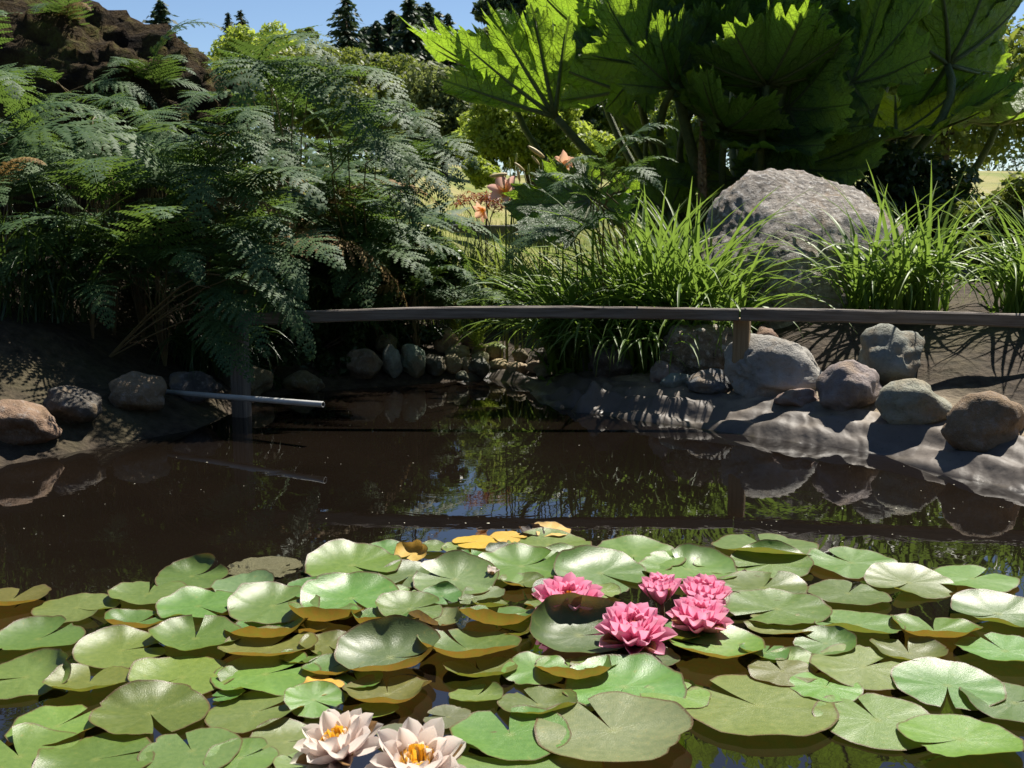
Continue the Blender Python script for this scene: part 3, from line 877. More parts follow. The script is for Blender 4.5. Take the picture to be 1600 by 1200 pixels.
# x, y, width in the photograph, colour, underside, curls, tilt (towards direction, degrees), notch, ripple, label
pads = [
    # far rows, left
    (603, 860, 68, 'l', 'pad', [], (0, 0), 20, .02, 'pale flat lily pad behind the curled brown leaf, at the far edge of the raft'),
    (674, 857, 44, 'l', 'pad', [(BK, 40, 25)], (0, 0), 190, .02, 'small pale lily pad directly right of the curled brown leaf'),
    (722, 858, 58, 'l', 'pad', [], (0, 0), 60, .02, 'pale lily pad in front of the flat yellow leaf'),
    (783, 863, 46, 'd', 'pad', [(120, 60, 40)], (90, 6), 210, .03, 'small shiny dark lily pad below the second yellow leaf'),
    (738, 874, 62, 'g', 'pad', [], (0, 0), 100, .03, 'green lily pad between the curled brown leaf and the white bud'),
    (858, 853, 120, 'l', 'pad', [], (0, 0), 300, .02, 'wide pale lily pad just in front of the browned yellow leaf'),
    (830, 869, 44, 'd', 'pad', [(BK, 70, 34)], (90, 5), 250, .03, 'small dark glossy lily pad in front of the wide pale far pad'),
    (886, 875, 78, 'l', 'pad', [(60, 40, 16)], (0, 0), 330, .03, 'pale wavy lily pad in the third row, left of the notched far pad'),
    (990, 871, 142, 'l', 'pad', [], (0, 0), 265, .02, 'large flat lily pad with a yellow-green heart at the far edge, centre right'),
    (1075, 890, 136, 'l', 'pad', [(FR, 60, 14)], (0, 0), 110, .02, 'long pale lily pad behind the two upper pink flowers'),
    (1125, 884, 72, 'l', 'pad', [], (0, 0), 200, .02, 'small pale lily pad left of the large far right pads'),
    (1195, 857, 144, 'l', 'pad', [], (0, 0), 95, .015, 'largest pale lily pad at the far right edge of the raft'),
    (1206, 884, 112, 'g', 'pad', [(BK, 60, 12)], (90, 4), 200, .02, 'lily pad overlapping the front of the largest far right pad'),
    (1192, 919, 126, 'g', 'pad', [(60, 50, 14)], (0, 1), 60, .03, 'green lily pad right of the upper right pink flower'),
    (1214, 956, 140, 'g', 'pad', [(50, 50, 12)], (0, 1), 210, .03, 'broad lily pad at the right, behind the open dark water'),
    (1222, 980, 104, 'b', 'pad_bronze', [(FR, 60, 22)], (0, 0), 150, .02, 'lily pad with a brown rim at the right, above the dark gap'),
    (938, 899, 134, 'g', 'pad', [(130, 70, 34)], (90, 4), 315, .02, 'lily pad with a dark raised back rim behind the left pink flower'),
    (815, 891, 124, 'g', 'pad', [(100, 80, 18)], (90, 4), 30, .03, 'green lily pad right of the white bud'),
    (816, 912, 66, 'g', 'pad_bronze', [(210, 80, 40), (30, 60, 25)], (0, 0), 280, .03, 'small tilted lily pad with an orange edge left of the left pink flower'),
    (755, 929, 64, 'p', 'pad', [], (0, 0), 80, .03, 'pale small lily pad behind the olive curled one, centre'),
    (764, 944, 52, 'o', 'pad', [(FR, 70, 62)], (0, 0), 90, .02, 'small lily pad showing its olive underside, centre of the raft'),
    (731, 941, 28, 'g', 'pad', [(BK, 60, 30)], (90, 5), 200, .03, 'tiny green lily pad left of the small olive curled one'),
    (935, 926, 62, 'p', 'pad', [], (0, 0), 300, .03, 'dull pale lily pad between the left and the front pink flowers'),
    (1140, 947, 74, 'o', 'pad', [], (0, 0), 120, .02, 'yellow-green lily pad just right of the lower right pink flower'),
    # second rows, left
    (550, 891, 134, 'l', 'pad', [(BK, 60, 18), (150, 40, 16)], (90, 5), 320, .035, 'broad wavy shining lily pad at the back left of the raft'),
    (641, 901, 88, 'g', 'pad', [], (0, 0), 250, .02, 'flat green lily pad in front of the curled brown leaf'),
    (711, 911, 122, 'p', 'pad', [(90, 80, 30), (FR, 60, 10)], (90, 9), 160, .03, 'cupped lily pad with a white glare at the raft centre'),
    (380, 921, 86, 'p', 'pad', [(60, 60, 16)], (90, 3), 340, .03, 'pale lily pad below the algae mat at the left edge of the photograph'),
    (482, 922, 66, 'g', 'pad', [(BK, 70, 16)], (90, 3), 30, .02, 'narrow strip of green pad behind the broad left pads'),
    (550, 940, 140, 'l', 'pad', [(140, 50, 34), (70, 60, 12)], (90, 5), 300, .035, 'shining lily pad behind the big orange curled pad'),
    (628, 931, 56, 'l', 'pad', [], (0, 0), 60, .03, 'small pale lily pad left of the white-glare pad'),
    (640, 956, 96, 'g', 'pad', [(BK, 70, 20)], (90, 4), 20, .02, 'green lily pad behind the yellow curled pad, centre left'),
    (427, 951, 126, 'l', 'pad', [(160, 50, 30), (BK, 60, 16)], (100, 4), 40, .03, 'large lily pad with raised left rim near the left edge of the photograph'),
    (356, 955, 30, 'y', 'pad', [], (0, 0), 40, .02, 'small yellowing pad cut by the left edge of the photograph'),
    # curled middle row
    (507, 966, 112, 'g', 'pad_bronze', [(FR, 75, 84), (LF, 40, 30)], (0, 0), 95, .02, 'lily pad curled up to show a large orange underside, left of centre'),
    (598, 975, 102, 'g', 'pad_bronze', [(FR, 80, 74), (180, 40, 30)], (0, 0), 80, .03, 'lily pad curled up with a yellow-orange underside beside the large orange one'),
    (683, 970, 84, 'b', 'pad_purple', [(230, 50, 88), (10, 45, 80)], (0, 0), 280, .03, 'brown crumpled lily pad folded up at the raft centre'),
    (778, 972, 116, 'g', 'pad', [(FR, 80, 78), (200, 40, 25)], (0, 0), 100, .03, 'lily pad with a bright yellow-green underside raised at centre'),
    (815, 976, 62, 'l', 'pad', [], (0, 0), 40, .03, 'pale pointed pad left of the big cupped dark pad'),
    (808, 990, 50, 'o', 'pad', [(RT, 50, 60), (FR, 50, 50)], (0, 0), 120, .03, 'small folded yellow pad beside the big cupped dark pad'),
    (420, 987, 116, 'g', 'pad_bronze', [(FR, 80, 50)], (0, 0), 100, .035, 'lily pad with a wavy orange front rim near the left edge'),
    (420, 1014, 134, 'o', 'pad_bronze', [(FR, 90, 34), (BK, 60, 10)], (0, 0), 60, .02, 'long lily pad with a brown front rim below the wavy orange one'),
    (513, 1010, 82, 'o', 'pad', [(LF, 60, 24)], (0, 0), 300, .03, 'bright yellow-green lily pad below the large orange underside'),
    (905, 998, 160, 'd', 'pad_purple', [(95, 66, 86), (FR, 80, 26), (170, 40, 30)], (90, 7), 10, .015, 'big dark cupped lily pad with a purple back rim beside the front pink flower'),
    (610, 1036, 158, 'w', 'pad_bronze', [(100, 65, 56), (FR, 70, 44), (330, 40, 40)], (90, 7), 0, .02, 'big grey-green cupped lily pad with an olive front rim, left of centre'),
    (730, 1016, 150, 'g', 'pad', [(FR, 90, 48), (170, 40, 30)], (0, 0), 120, .02, 'long lily pad with a raised olive front rim right of the grey-green cupped pad'),
    (750, 1048, 104, 'o', 'pad', [(FR, 85, 40)], (0, 0), 110, .03, 'yellow-green lily pad with upturned front edge above the blue water gap'),
    (1050, 995, 90, 'g', 'pad', [(FR, 80, 34)], (0, 0), 140, .02, 'lily pad under the shadow of the lower right pink flower'),
    (1118, 1014, 138, 'l', 'pad', [(FR, 80, 40), (BK, 60, 14)], (90, 3), 170, .02, 'shining lily pad with an olive front rim below the lower right pink flower'),
    (1195, 1021, 70, 'g', 'pad', [(LF, 60, 16)], (0, 0), 60, .03, 'ragged green pad right of the shining pad below the pink flowers'),
    (1236, 1034, 78, 'l', 'pad', [], (0, 0), 190, .02, 'pale lily pad at the right edge above the orange-patched one'),
    (1222, 1052, 92, 'o', 'pad_bronze', [], (0, 0), 100, .02, 'lily pad with an orange patch above the very large flat pad'),
    # near rows
    (415, 1055, 146, 'l', 'pad', [(40, 40, 12)], (0, 0), 30, .02, 'large flat pale lily pad at the left with a small pad lying on it'),
    (381, 1057, 68, 'p', 'pad', [], (0, 0), 120, .02, 'small pad with a ragged whitish edge lying on a larger pad at the left'),
    (517, 1049, 80, 'g', 'pad', [(FR, 80, 48), (BK, 50, 20)], (0, 0), 60, .02, 'lily pad with an olive upturned rim left of the grey-green cupped pad'),
    (357, 1089, 46, 'g', 'pad', [(RT, 60, 30)], (0, 0), 200, .02, 'little green pad at the left edge above the notched pad'),
    (400, 1113, 132, 'l', 'pad', [], (0, 0), 38, .015, 'notched flat lily pad at the left, third from the bottom edge'),
    (490, 1101, 82, 'l', 'pad', [(60, 50, 22)], (120, 7), 330, .03, 'ribbed pale lily pad behind the left whitish flower'),
    (606, 1087, 124, 'o', 'pad_bronze', [(FR, 85, 46)], (0, 0), 100, .02, 'lily pad with a brown rim in the shadow of the grey-green cupped pad'),
    (585, 1112, 68, 'l', 'pad', [(FR, 60, 14)], (0, 0), 180, .02, 'small lily pad just behind the two whitish flowers'),
    (745, 1086, 76, 'l', 'pad', [(FR, 60, 20)], (0, 0), 60, .02, 'small flat lily pad floating beside the blue water gap'),
    (838, 1050, 100, 'l', 'pad', [], (0, 0), 330, .03, 'pale lily pad left of the spotted curled pad, centre right'),
    (897, 1052, 116, 'l', 'pad', [(FR, 80, 70), (20, 40, 30)], (0, 0), 110, .03, 'spotted lily pad curled up to a yellow-green underside, centre right'),
    (975, 1076, 168, 'l', 'pad', [(100, 40, 22), (30, 40, 18)], (90, 3), 250, .03, 'large wavy lily pad below the reflection of the pink flowers'),
    (1056, 1090, 96, 'l', 'pad', [], (0, 0), 40, .015, 'pale lily pad tucked left of the very large flat pad'),
    (1182, 1104, 214, 'l', 'pad', [(FR, 80, 6)], (0, 0), 130, .008, 'very large flat light green lily pad at the lower right'),
    (842, 1101, 112, 'g', 'pad', [(10, 50, 26)], (0, 0), 120, .02, 'notched lily pad above the large brownish one at the bottom'),
    (957, 1148, 216, 'p', 'pad_bronze', [(FR, 80, 16), (0, 50, 14)], (90, 2), 112, .012, 'large brownish lily pad with a dark rim at the bottom centre'),
    (797, 1150, 164, 'l', 'pad', [], (0, 0), 100, .01, 'large light green lily pad right of the whitish flowers'),
    (826, 1192, 208, 'l', 'pad', [(50, 50, 8)], (0, 0), 160, .01, 'light green lily pad cut by the bottom edge, centre'),
    (447, 1158, 104, 'l', 'pad', [], (0, 0), 12, .015, 'lily pad with a split at its right, left of the whitish flowers'),
    (376, 1188, 96, 'l', 'pad', [(60, 50, 14)], (0, 0), 40, .02, 'lily pad in the lower left corner of the photograph'),
    (476, 1196, 86, 'p', 'pad', [], (0, 0), 140, .02, 'pale lily pad under the left whitish flower at the bottom edge'),
    (622, 1146, 66, 'w', 'pad', [], (0, 0), 60, .01, 'dull blue-green pad awash behind the right whitish flower'),
    # beyond the left and right edge of the photograph
    (40, 1062, 120, 'l', 'pad', [(60, 50, 16)], (0, 0), 200, .02, 'pale lily pad at the left picture edge, middle row'),
    (60, 1000, 112, 'g', 'pad', [(FR, 70, 24)], (0, 0), 60, .02, 'green lily pad at the left picture edge above the pale one'),
    (120, 950, 108, 'l', 'pad', [], (0, 0), 330, .02, 'pale lily pad outermost in the far left row'),
    (20, 940, 96, 'o', 'pad_bronze', [(FR, 70, 44)], (0, 0), 90, .02, 'bronze rimmed lily pad farthest left of all'),
    (30, 1185, 150, 'l', 'pad', [], (0, 0), 130, .015, 'pale lily pad under the bottom left corner'),
    (1520, 905, 110, 'l', 'pad', [], (0, 0), 40, .02, 'pale lily pad farthest right in the far row'),
    (1560, 960, 120, 'g', 'pad', [(BK, 60, 20)], (90, 3), 200, .02, 'green lily pad at the right picture edge, third row'),
    (1570, 1020, 120, 'l', 'pad', [(FR, 70, 22)], (0, 0), 100, .02, 'pale lily pad at the right picture edge, middle row'),
    (1585, 1100, 130, 'g', 'pad', [], (0, 0), 20, .02, 'green lily pad at the right picture edge, second from the bottom'),
    (1420, 1020, 100, 'o', 'pad', [(FR, 80, 36)], (0, 0), 80, .02, 'olive lily pad right of the flat pale one, far right'),
    (1290, 1010, 84, 'g', 'pad', [(BK, 60, 20)], (90, 3), 140, .02, 'green lily pad right of the ragged one, over dark water'),
    (1290, 1075, 96, 'l', 'pad', [], (0, 0), 60, .02, 'pale lily pad behind the very large flat one at its right'),
    (700, 1120, 70, 'w', 'pad', [], (0, 0), 170, .01, 'dull pad awash in the blue water gap'),
    (560, 1068, 70, 'g', 'pad', [(FR, 60, 26)], (0, 0), 120, .02, 'small green pad wedged below the grey-green cupped pad at its left'),
    (690, 935, 60, 'g', 'pad', [(BK, 50, 24)], (90, 4), 300, .03, 'small green pad in front of the white-glare pad'),
    (870, 925, 70, 'd', 'pad', [(BK, 60, 30)], (90, 5), 100, .02, 'dark pad left behind the left pink flower'),
    (850, 945, 56, 'g', 'pad', [], (0, 0), 220, .03, 'small green pad in front of the orange-edged tilted one'),
    (1010, 1030, 90, 'd', 'pad_purple', [(FR, 60, 20)], (0, 0), 60, .02, 'dark purple pad under the front pink flower'),
    (480, 985, 60, 'o', 'pad_bronze', [(FR, 70, 60)], (0, 0), 120, .03, 'small bronze curled pad left of the large orange underside'),
    (560, 1005, 60, 'o', 'pad', [(FR, 70, 40)], (0, 0), 60, .03, 'small olive curled pad between the orange pad and the grey-green cup'),
    (655, 1000, 60, 'd', 'pad_bronze', [(FR, 70, 56), (LF, 50, 30)], (0, 0), 140, .03, 'small dark curled pad in front of the brown crumpled one'),
    (470, 1030, 60, 'g', 'pad', [(FR, 70, 30)], (0, 0), 40, .02, 'small green pad left of the yellow-green one in the lower left'),
    (930, 1040, 70, 'o', 'pad', [(FR, 70, 40), (RT, 40, 30)], (0, 0), 90, .03, 'olive curled pad below the big dark cupped one'),
    (300, 905, 96, 'g', 'pad', [(BK, 60, 14)], (90, 2), 40, .02, 'green lily pad left of the algae mat, in the farthest row'),
    (232, 930, 104, 'l', 'pad', [], (0, 0), 100, .02, 'pale lily pad far left in the farthest row'),
    (310, 950, 110, 'l', 'pad', [(140, 50, 26)], (90, 3), 320, .03, 'pale lily pad left of the one with the raised left rim'),
    (215, 972, 92, 'g', 'pad_bronze', [(FR, 80, 50)], (0, 0), 60, .02, 'far left lily pad with an upturned orange front rim'),
    (305, 1000, 124, 'g', 'pad', [(FR, 70, 26)], (0, 0), 100, .02, 'green lily pad left of the wavy orange rimmed one'),
    (190, 1018, 120, 'l', 'pad', [], (0, 0), 20, .02, 'pale flat lily pad far left, in the middle row'),
    (285, 1058, 140, 'l', 'pad', [], (0, 0), 230, .015, 'large flat lily pad left of the one carrying a small pad'),
    (140, 1070, 110, 'o', 'pad', [(FR, 80, 30)], (0, 0), 100, .02, 'olive lily pad far left above the bottom rows'),
    (235, 1118, 150, 'g', 'pad', [(100, 50, 16)], (90, 2), 300, .02, 'broad green lily pad left of the notched flat one'),
    (90, 1135, 120, 'l', 'pad', [], (0, 0), 60, .02, 'pale lily pad nearest the left picture edge'),
    (300, 1178, 130, 'l', 'pad', [], (0, 0), 120, .015, 'pale lily pad at the bottom edge, left of the coping'),
    (150, 1190, 150, 'g', 'pad', [], (0, 0), 20, .015, 'green lily pad in the bottom left picture corner'),
    (1330, 880, 120, 'l', 'pad', [], (0, 0), 120, .02, 'pale lily pad right of the largest far right pad'),
    (1420, 912, 116, 'g', 'pad', [(BK, 60, 16)], (90, 3), 220, .02, 'green lily pad far right in the second row'),
    (1325, 930, 110, 'g', 'pad', [], (0, 0), 60, .02, 'green lily pad in the third row beyond the pink flowers, far right'),
    (1340, 978, 124, 'l', 'pad', [(FR, 70, 22)], (0, 0), 170, .02, 'pale lily pad with a raised front rim far right'),
    (1460, 985, 118, 'g', 'pad_bronze', [(FR, 80, 46)], (0, 0), 80, .02, 'far right lily pad showing a bronze front rim'),
    (1350, 1046, 140, 'l', 'pad', [], (0, 0), 30, .015, 'flat pale lily pad right of the orange-patched one'),
    (1480, 1075, 140, 'g', 'pad', [(100, 50, 14)], (90, 2), 250, .02, 'green lily pad far right above the bottom corner'),
    (1370, 1125, 160, 'l', 'pad', [], (0, 0), 100, .012, 'flat pale lily pad right of the very large flat one'),
    (1500, 1160, 150, 'l', 'pad', [], (0, 0), 200, .012, 'pale lily pad in the bottom right picture corner'),
]
for i, (px, py, w, ck, mk, curls, tilt, notch, ripple, lab) in enumerate(pads):
    p = on(px, py, 0.006)
    rr_ = random.Random(i * 13 + 5)
    if len(curls) < 2 and 'very large' not in lab:
        curls = curls + [(rr_.uniform(0, 360), rr_.uniform(25, 55), rr_.uniform(8, 38)) for _ in range(rr_.choice((1, 1, 2)))]
    if ck in 'lgp' and rr_.random() < 0.22:
        mk = 'pad_bronze'
    dist = (p - Vector((0, 0, CAM_Z))).length
    rad = w * dist / F_PX / 2 * 1.10
    me = pad_data(500 + i, curls, notch, ripple * 1.2, 0.0, mat=MAT[mk], open_=4 + (i * 7) % 9, na=54 if w > 60 else 38, nr=13 if w > 60 else 9)
    lift = 0.004 + 0.008 * ((i * 37) % 10) / 10 + rad * math.sin(R(tilt[1])) * 0.55
    zm = min(v.co.z for v in me.vertices) * rad
    p.z = lift - zm * 0.35
    c = tuple(x * rnd.uniform(0.78, 1.14) for x in CG[ck])
    ta = R(tilt[0])
    axis_ = Vector((-math.sin(ta), math.cos(ta), 0))
    M = Matrix.Translation(p) @ Matrix.Rotation(-R(tilt[1]), 4, axis_) @ Matrix.Rotation(rnd.uniform(-1, 1) * 0.035, 4, 'X') @ Matrix.Rotation(rnd.uniform(-1, 1) * 0.035, 4, 'Y') @ Matrix.Scale(rad, 4)
    o = put('lily_pad', me, M, None, c)
    tag(o, lab, 'lily pad', 'lily pads floating in the raft')

# withered leaves among the pads
def lone_leaf(px, py, w, mat, curls, lab, col, notch=80, z=0.014, ell=1.0, ripple=0.05, cat='leaf', seed=0, wav=0.07):
    p = on(px, py, z)
    rad = w * (p - Vector((0, 0, CAM_Z))).length / F_PX / 2
    me = pad_data(900 + seed, curls, notch, ripple, 0, mat=mat, ell=ell, wav=wav)
    p.z -= min(v.co.z for v in me.vertices) * rad * 0.6
    o = put('withered_leaf', me, Matrix.Translation(p) @ Matrix.Scale(rad, 4), None, col)
    return tag(o, lab, cat, 'withered leaves on the raft')


lone_leaf(743, 847, 72, MAT['pad'], [], 'flat bright yellow lily leaf at the far edge of the raft', (0.66, 0.42, 0.05), 200, seed=1, ripple=0.02, wav=0.03)
lone_leaf(795, 839, 60, MAT['pad'], [], 'smaller yellow lily leaf beside the browned one', (0.68, 0.42, 0.08), 330, seed=2, ripple=0.03)
lone_leaf(862, 830, 62, MAT['pad_dry'], [(120, 50, 40)], 'yellow leaf with browned blotches, farthest on the raft', (0.66, 0.42, 0.12), 190, seed=3)
lone_leaf(830, 832, 44, MAT['pad_dry'], [(60, 60, 70), (200, 50, 60)], 'dark shrivelled scrap between the farthest yellow leaves', (0.07, 0.05, 0.045), 190, seed=4)
lone_leaf(643, 867, 64, MAT['pad_dry'], [(80, 45, 105), (10, 38, 95), (170, 40, 80)], 'curled brown leaf with a yellow hollow standing on the far pads', (0.52, 0.34, 0.07), 250, z=0.02, seed=5)
lone_leaf(497, 1074, 68, MAT['pad_dry'], [], 'torn yellow-orange leaf behind the ribbed pad', (0.68, 0.38, 0.04), 330, seed=6, wav=0.12)

# algae-covered mat at the left
bm = bmesh.new()
bmesh.ops.create_icosphere(bm, subdivisions=4, radius=1.0)
for v in bm.verts:
    k = 1 + 0.25 * noise.noise(v.co * 2.1) + 0.12 * noise.noise(v.co * 6)
    v.co = Vector((v.co.x * k, v.co.y * k * 0.95, v.co.z * 0.16 + 0.06 * noise.noise(v.co * 9)))
me = bpy.data.meshes.new('algae_mat'); bm.to_mesh(me); bm.free(); me.materials.append(MAT['algae'])
p = on(412, 888, 0.0)
tag(put('algae_mat', me, Matrix.Translation(p) @ Matrix.Scale(0.095, 4)), 'crusty olive algae-covered leaf mat floating left of the raft', 'algae mat')

# ------------------------------------------------------------------ water lilies: flowers
def petal_data(name, mat, width, concave, tipbend=0.0, nl=9, nw=4, sharp=1.0):
    V, le, wi, Fc = [], [], [], []
    for i in range(nl + 1):
        t = i / nl
        if t < 0.58:
            k = t / 0.58
            hw = width * (0.42 + 0.58 * math.sin(k * math.pi / 2) ** 1.1)
        else:
            k = (t - 0.58) / 0.42
            hw = width * max(0.0, 1 - k ** 2.2) ** 0.8
        for j in range(-nw, nw + 1):
            u = j / nw
            z = concave * (u * u) * hw * 1.9 + tipbend * t * t - 0.35 * concave * math.sin(math.pi * t) * 0.25
            V.append((t, u * hw, z)); le.append(t); wi.append(u)
    w = 2 * nw + 1
    for i in range(nl):
        for j in range(2 * nw):
            a = i * w + j
            Fc.append((a, a + w, a + w + 1, a + 1))
    return mesh(name, V, Fc, mat, pattr={'len': le, 'wid': wi})


PET = {}
for kk, mt in (('pink', 'petal_pink'), ('white', 'petal_white')):
    PET[kk] = [petal_data('petal', MAT[mt], 0.235, 0.5, 0.14, sharp=0.7), petal_data('petal', MAT[mt], 0.23, 0.6, 0.2, sharp=0.7), petal_data('petal', MAT[mt], 0.21, 0.65, 0.24, sharp=0.7), petal_data('petal', MAT[mt], 0.235, 0.45, 0.08, sharp=0.7)]
SEPAL = petal_data('sepal', MAT['sepal'], 0.19, 0.6, 0.12)


def petal_matrix(base, az, el, ln, roll=0.0):
    d = Vector((math.cos(el) * math.cos(az), math.cos(el) * math.sin(az), math.sin(el)))
    n_ = Vector((-math.sin(el) * math.cos(az), -math.sin(el) * math.sin(az), math.cos(el)))
    return frame(base, d, n_, ln) @ Matrix.Rotation(roll, 4, 'X')


def stamen_cluster(seed, R0, n=64, h=0.72):
    r = random.Random(seed)
    V, Fc = [], []
    for k in range(n):
        a = r.uniform(0, 6.28); q = math.sqrt(r.random())
        b = Vector((math.cos(a) * q * 0.10, math.sin(a) * q * 0.10, 0.05)) * R0
        tip = Vector((math.cos(a) * (q * 0.26 + 0.01), math.sin(a) * (q * 0.26 + 0.01), h * (0.9 - 0.35 * q) + r.uniform(-.03, .03))) * R0
        cv = Vector((math.cos(a) * q * 0.32, math.sin(a) * q * 0.32, h * 0.55)) * R0
        pts = bez(b, cv, tip * 1.0, 3)
        s = Vector((-math.sin(a), math.cos(a), 0)) * R0 * 0.026
        nb = len(V)
        for p_ in pts:
            V += [p_ - s, p_ + s]
        for q_ in range(3):
            Fc.append((nb + 2 * q_, nb + 2 * q_ + 1, nb + 2 * q_ + 3, nb + 2 * q_ + 2))
    return mesh('stamens', V, Fc, MAT['stamen'])


def flower(px, py, w, colour, lab, z=0.05, openness=1.0, tilt=(0, 0), seed=0, layers=None, sepals=4, grp='pink water lilies', base_drop=0.5):
    r = random.Random(seed)
    c = on(px, py, z)
    dist = (c - Vector((0, 0, CAM_Z))).length
    R0 = w * dist / F_PX / 2 * 1.2
    root = thing('water_lily_flower', (c.x, c.y, max(0.012, c.z - R0 * base_drop)), lab, 'water lily', grp)
    B = Matrix.Translation(WM[root.name].translation) @ Matrix.Rotation(tilt[1], 4, Vector((-math.sin(tilt[0]), math.cos(tilt[0]), 0)))
    layers = layers or [(8, 13, 1.0, 3), (10, 28, 0.99, 0), (10, 42, 0.92, 1), (9, 55, 0.74, 2), (6, 64, 0.5, 2)]
    for li, (n, el, ln, var) in enumerate(layers):
        a0 = r.uniform(0, 6.28)
        for k in range(n):
            az = a0 + 2 * math.pi * k / n + r.uniform(-0.12, 0.12)
            e = R(90 - (90 - el) * openness + r.uniform(-5, 5))
            base = Vector((math.cos(az) * 0.06, math.sin(az) * 0.06, 0.02 + 0.02 * li)) * R0
            put('petal', PET[colour][var], B @ petal_matrix(base, az, e, R0 * ln * r.uniform(0.93, 1.05), r.uniform(-.12, .12)), root)
    for k in range(sepals):
        az = 0.5 + 2 * math.pi * k / sepals + r.uniform(-.2, .2)
        base = Vector((math.cos(az) * 0.05, math.sin(az) * 0.05, -0.01)) * R0
        put('sepal', SEPAL, B @ petal_matrix(base, az, R(90 - (90 - 16) * openness), R0 * 0.93), root)
    put('stamens', stamen_cluster(seed, R0 * (1.25 if colour == 'white' else 1.0)), B, root)['kind'] = 'stuff'
    st = tube([B @ Vector((0, 0, R0 * 0.03)), B @ Vector((0, 0, -R0 * 0.3)), WM[root.name].translation + Vector((0.01, 0.02, -0.3))], [0.007, 0.006, 0.006], 8)
    put('stem', mesh('stem', st[0], st[1], MAT['stalk_brown']), I4, root)
    return root


flower(888, 930, 100, 'pink', 'leftmost pink water lily behind the big dark cupped pad', 0.055, 1.0, (R(270), 0.2), 11)
flower(990, 974, 108, 'pink', 'front pink water lily with orange stamens beside the dark cupped pad', 0.062, 0.95, (R(270), 0.26), 12)
flower(1034, 922, 80, 'pink', 'half-closed pink water lily with brown sepals, back of the group', 0.075, 0.58, (R(200), 0.12), 13, sepals=4)
flower(1100, 924, 82, 'pink', 'cup-shaped pink water lily at the back right of the group', 0.07, 0.78, (R(290), 0.16), 14)
flower(1092, 968, 94, 'pink', 'lowest right pink water lily, paler outside, over the dark water', 0.04, 0.92, (R(300), 0.08), 15)
WL = [(7, 6, 1.0, 3), (8, 28, 1.0, 0), (7, 46, 0.90, 0), (6, 58, 0.58, 1)]
flower(535, 1148, 122, 'white', 'left of the two whitish-pink water lilies at the bottom', 0.065, 0.97, (R(215), 0.30), 16, WL, grp='whitish water lilies')
flower(652, 1176, 142, 'white', 'right of the two whitish water lilies, cut by the bottom edge', 0.07, 0.95, (R(270), 0.30), 17, WL, grp='whitish water lilies')
flower(766, 893, 32, 'white', 'small whitish water lily bud behind the white-glare pad', 0.03, 0.6, (R(0), 0.3), 18, [(5, 25, 1.0, 0), (5, 50, .9, 1)], sepals=3, grp='whitish water lilies')

# pollen and bits of leaf drifting on the water
r = random.Random(3)
V, Fc = [], []
while len(Fc) < 130:
    px, py = r.uniform(0, 1600), 600 + 260 * r.random() ** 0.8
    p = on(px, py)
    if float(pond_sd(np.array([p.x]), np.array([p.y]))[0]) > -0.05:
        continue
    if noise.noise(Vector((p.x * 1.7, p.y * 2.3, 0.3))) < r.uniform(-0.35, 0.25):
        continue
    s = r.uniform(0.0011, 0.0028) * (1.8 if r.random() < 0.08 else 1)
    a = r.uniform(0, 3.14)
    n0 = len(V)
    m_ = 5
    for k in range(m_):
        an = a + 2 * math.pi * k / m_
        V.append((p.x + math.cos(an) * s * r.uniform(.7, 1.3), p.y + math.sin(an) * s * r.uniform(.7, 1.3), 0.0015 + 0.0006 * (k % 2)))
    Fc.append(tuple(range(n0, n0 + m_)))
kind(tag(put('pollen_specks', mesh('pollen', V, Fc, MAT['speck'], smooth=False)), 'pale pollen specks scattered over the dark water', 'pollen'), 'stuff')
# ------------------------------------------------------------------ foliage makers
def cloud(centers, radii, n, size, seed, shell=0.55, upb=0.5, aspect=0.5, droop=0.0):
    """n leaf-sized faces spread through the clumps of a crown."""
    g = np.random.default_rng(seed)
    centers = np.asarray(centers, float); radii = np.asarray(radii, float)
    if radii.ndim == 1:
        radii = np.repeat(radii[:, None], 3, 1)
    wgt = (radii.prod(1)) ** (2 / 3); wgt /= wgt.sum()
    k = g.choice(len(centers), n, p=wgt)
    d = g.normal(size=(n, 3)); d /= np.linalg.norm(d, axis=1)[:, None]
    rr = shell + (1 - shell) * g.random(n) ** 0.5
    rr = np.where(g.random(n) < 0.22, g.random(n), rr)
    P = centers[k] + d * rr[:, None] * radii[k]
    nm = d * 0.55 + np.array([0, 0, upb]) + g.normal(size=(n, 3)) * 0.55
    nm /= np.linalg.norm(nm, axis=1)[:, None]
    t = np.cross(nm, g.normal(size=(n, 3))); t[:, 2] -= droop
    t /= np.linalg.norm(t, axis=1)[:, None]
    b = np.cross(nm, t); b /= np.linalg.norm(b, axis=1)[:, None]
    L = size * g.uniform(0.65, 1.35, n)[:, None]
    W = L * aspect
    bend = nm * L * g.uniform(-0.18, 0.12, (n, 1))
    V = np.stack([P - t * L * 0.5, P + b * W * 0.5 - t * L * 0.08, P + t * L * 0.5 + bend, P - b * W * 0.5 - t * L * 0.08], 1).reshape(-1, 3)
    F_ = np.arange(4 * n).reshape(n, 4)
    return V, F_, g.random(n)


def crown_clumps(c, R3, n, seed, frac=0.34, low=-0.9):
    r = random.Random(seed)
    cs, rs = [], []
    while len(cs) < n:
        d = Vector((r.gauss(0, 1), r.gauss(0, 1), r.gauss(0, 1))).normalized()
        if d.z < low:
            continue
        q = r.uniform(0.35, 0.86)
        cs.append((c[0] + d.x * R3[0] * q, c[1] + d.y * R3[1] * q, c[2] + d.z * R3[2] * q))
        f = frac * r.uniform(0.6, 1.25)
        m_ = min(R3)
        rs.append((m_ * f * 1.15, m_ * f * 1.15, m_ * f * 0.85))
    return cs, rs


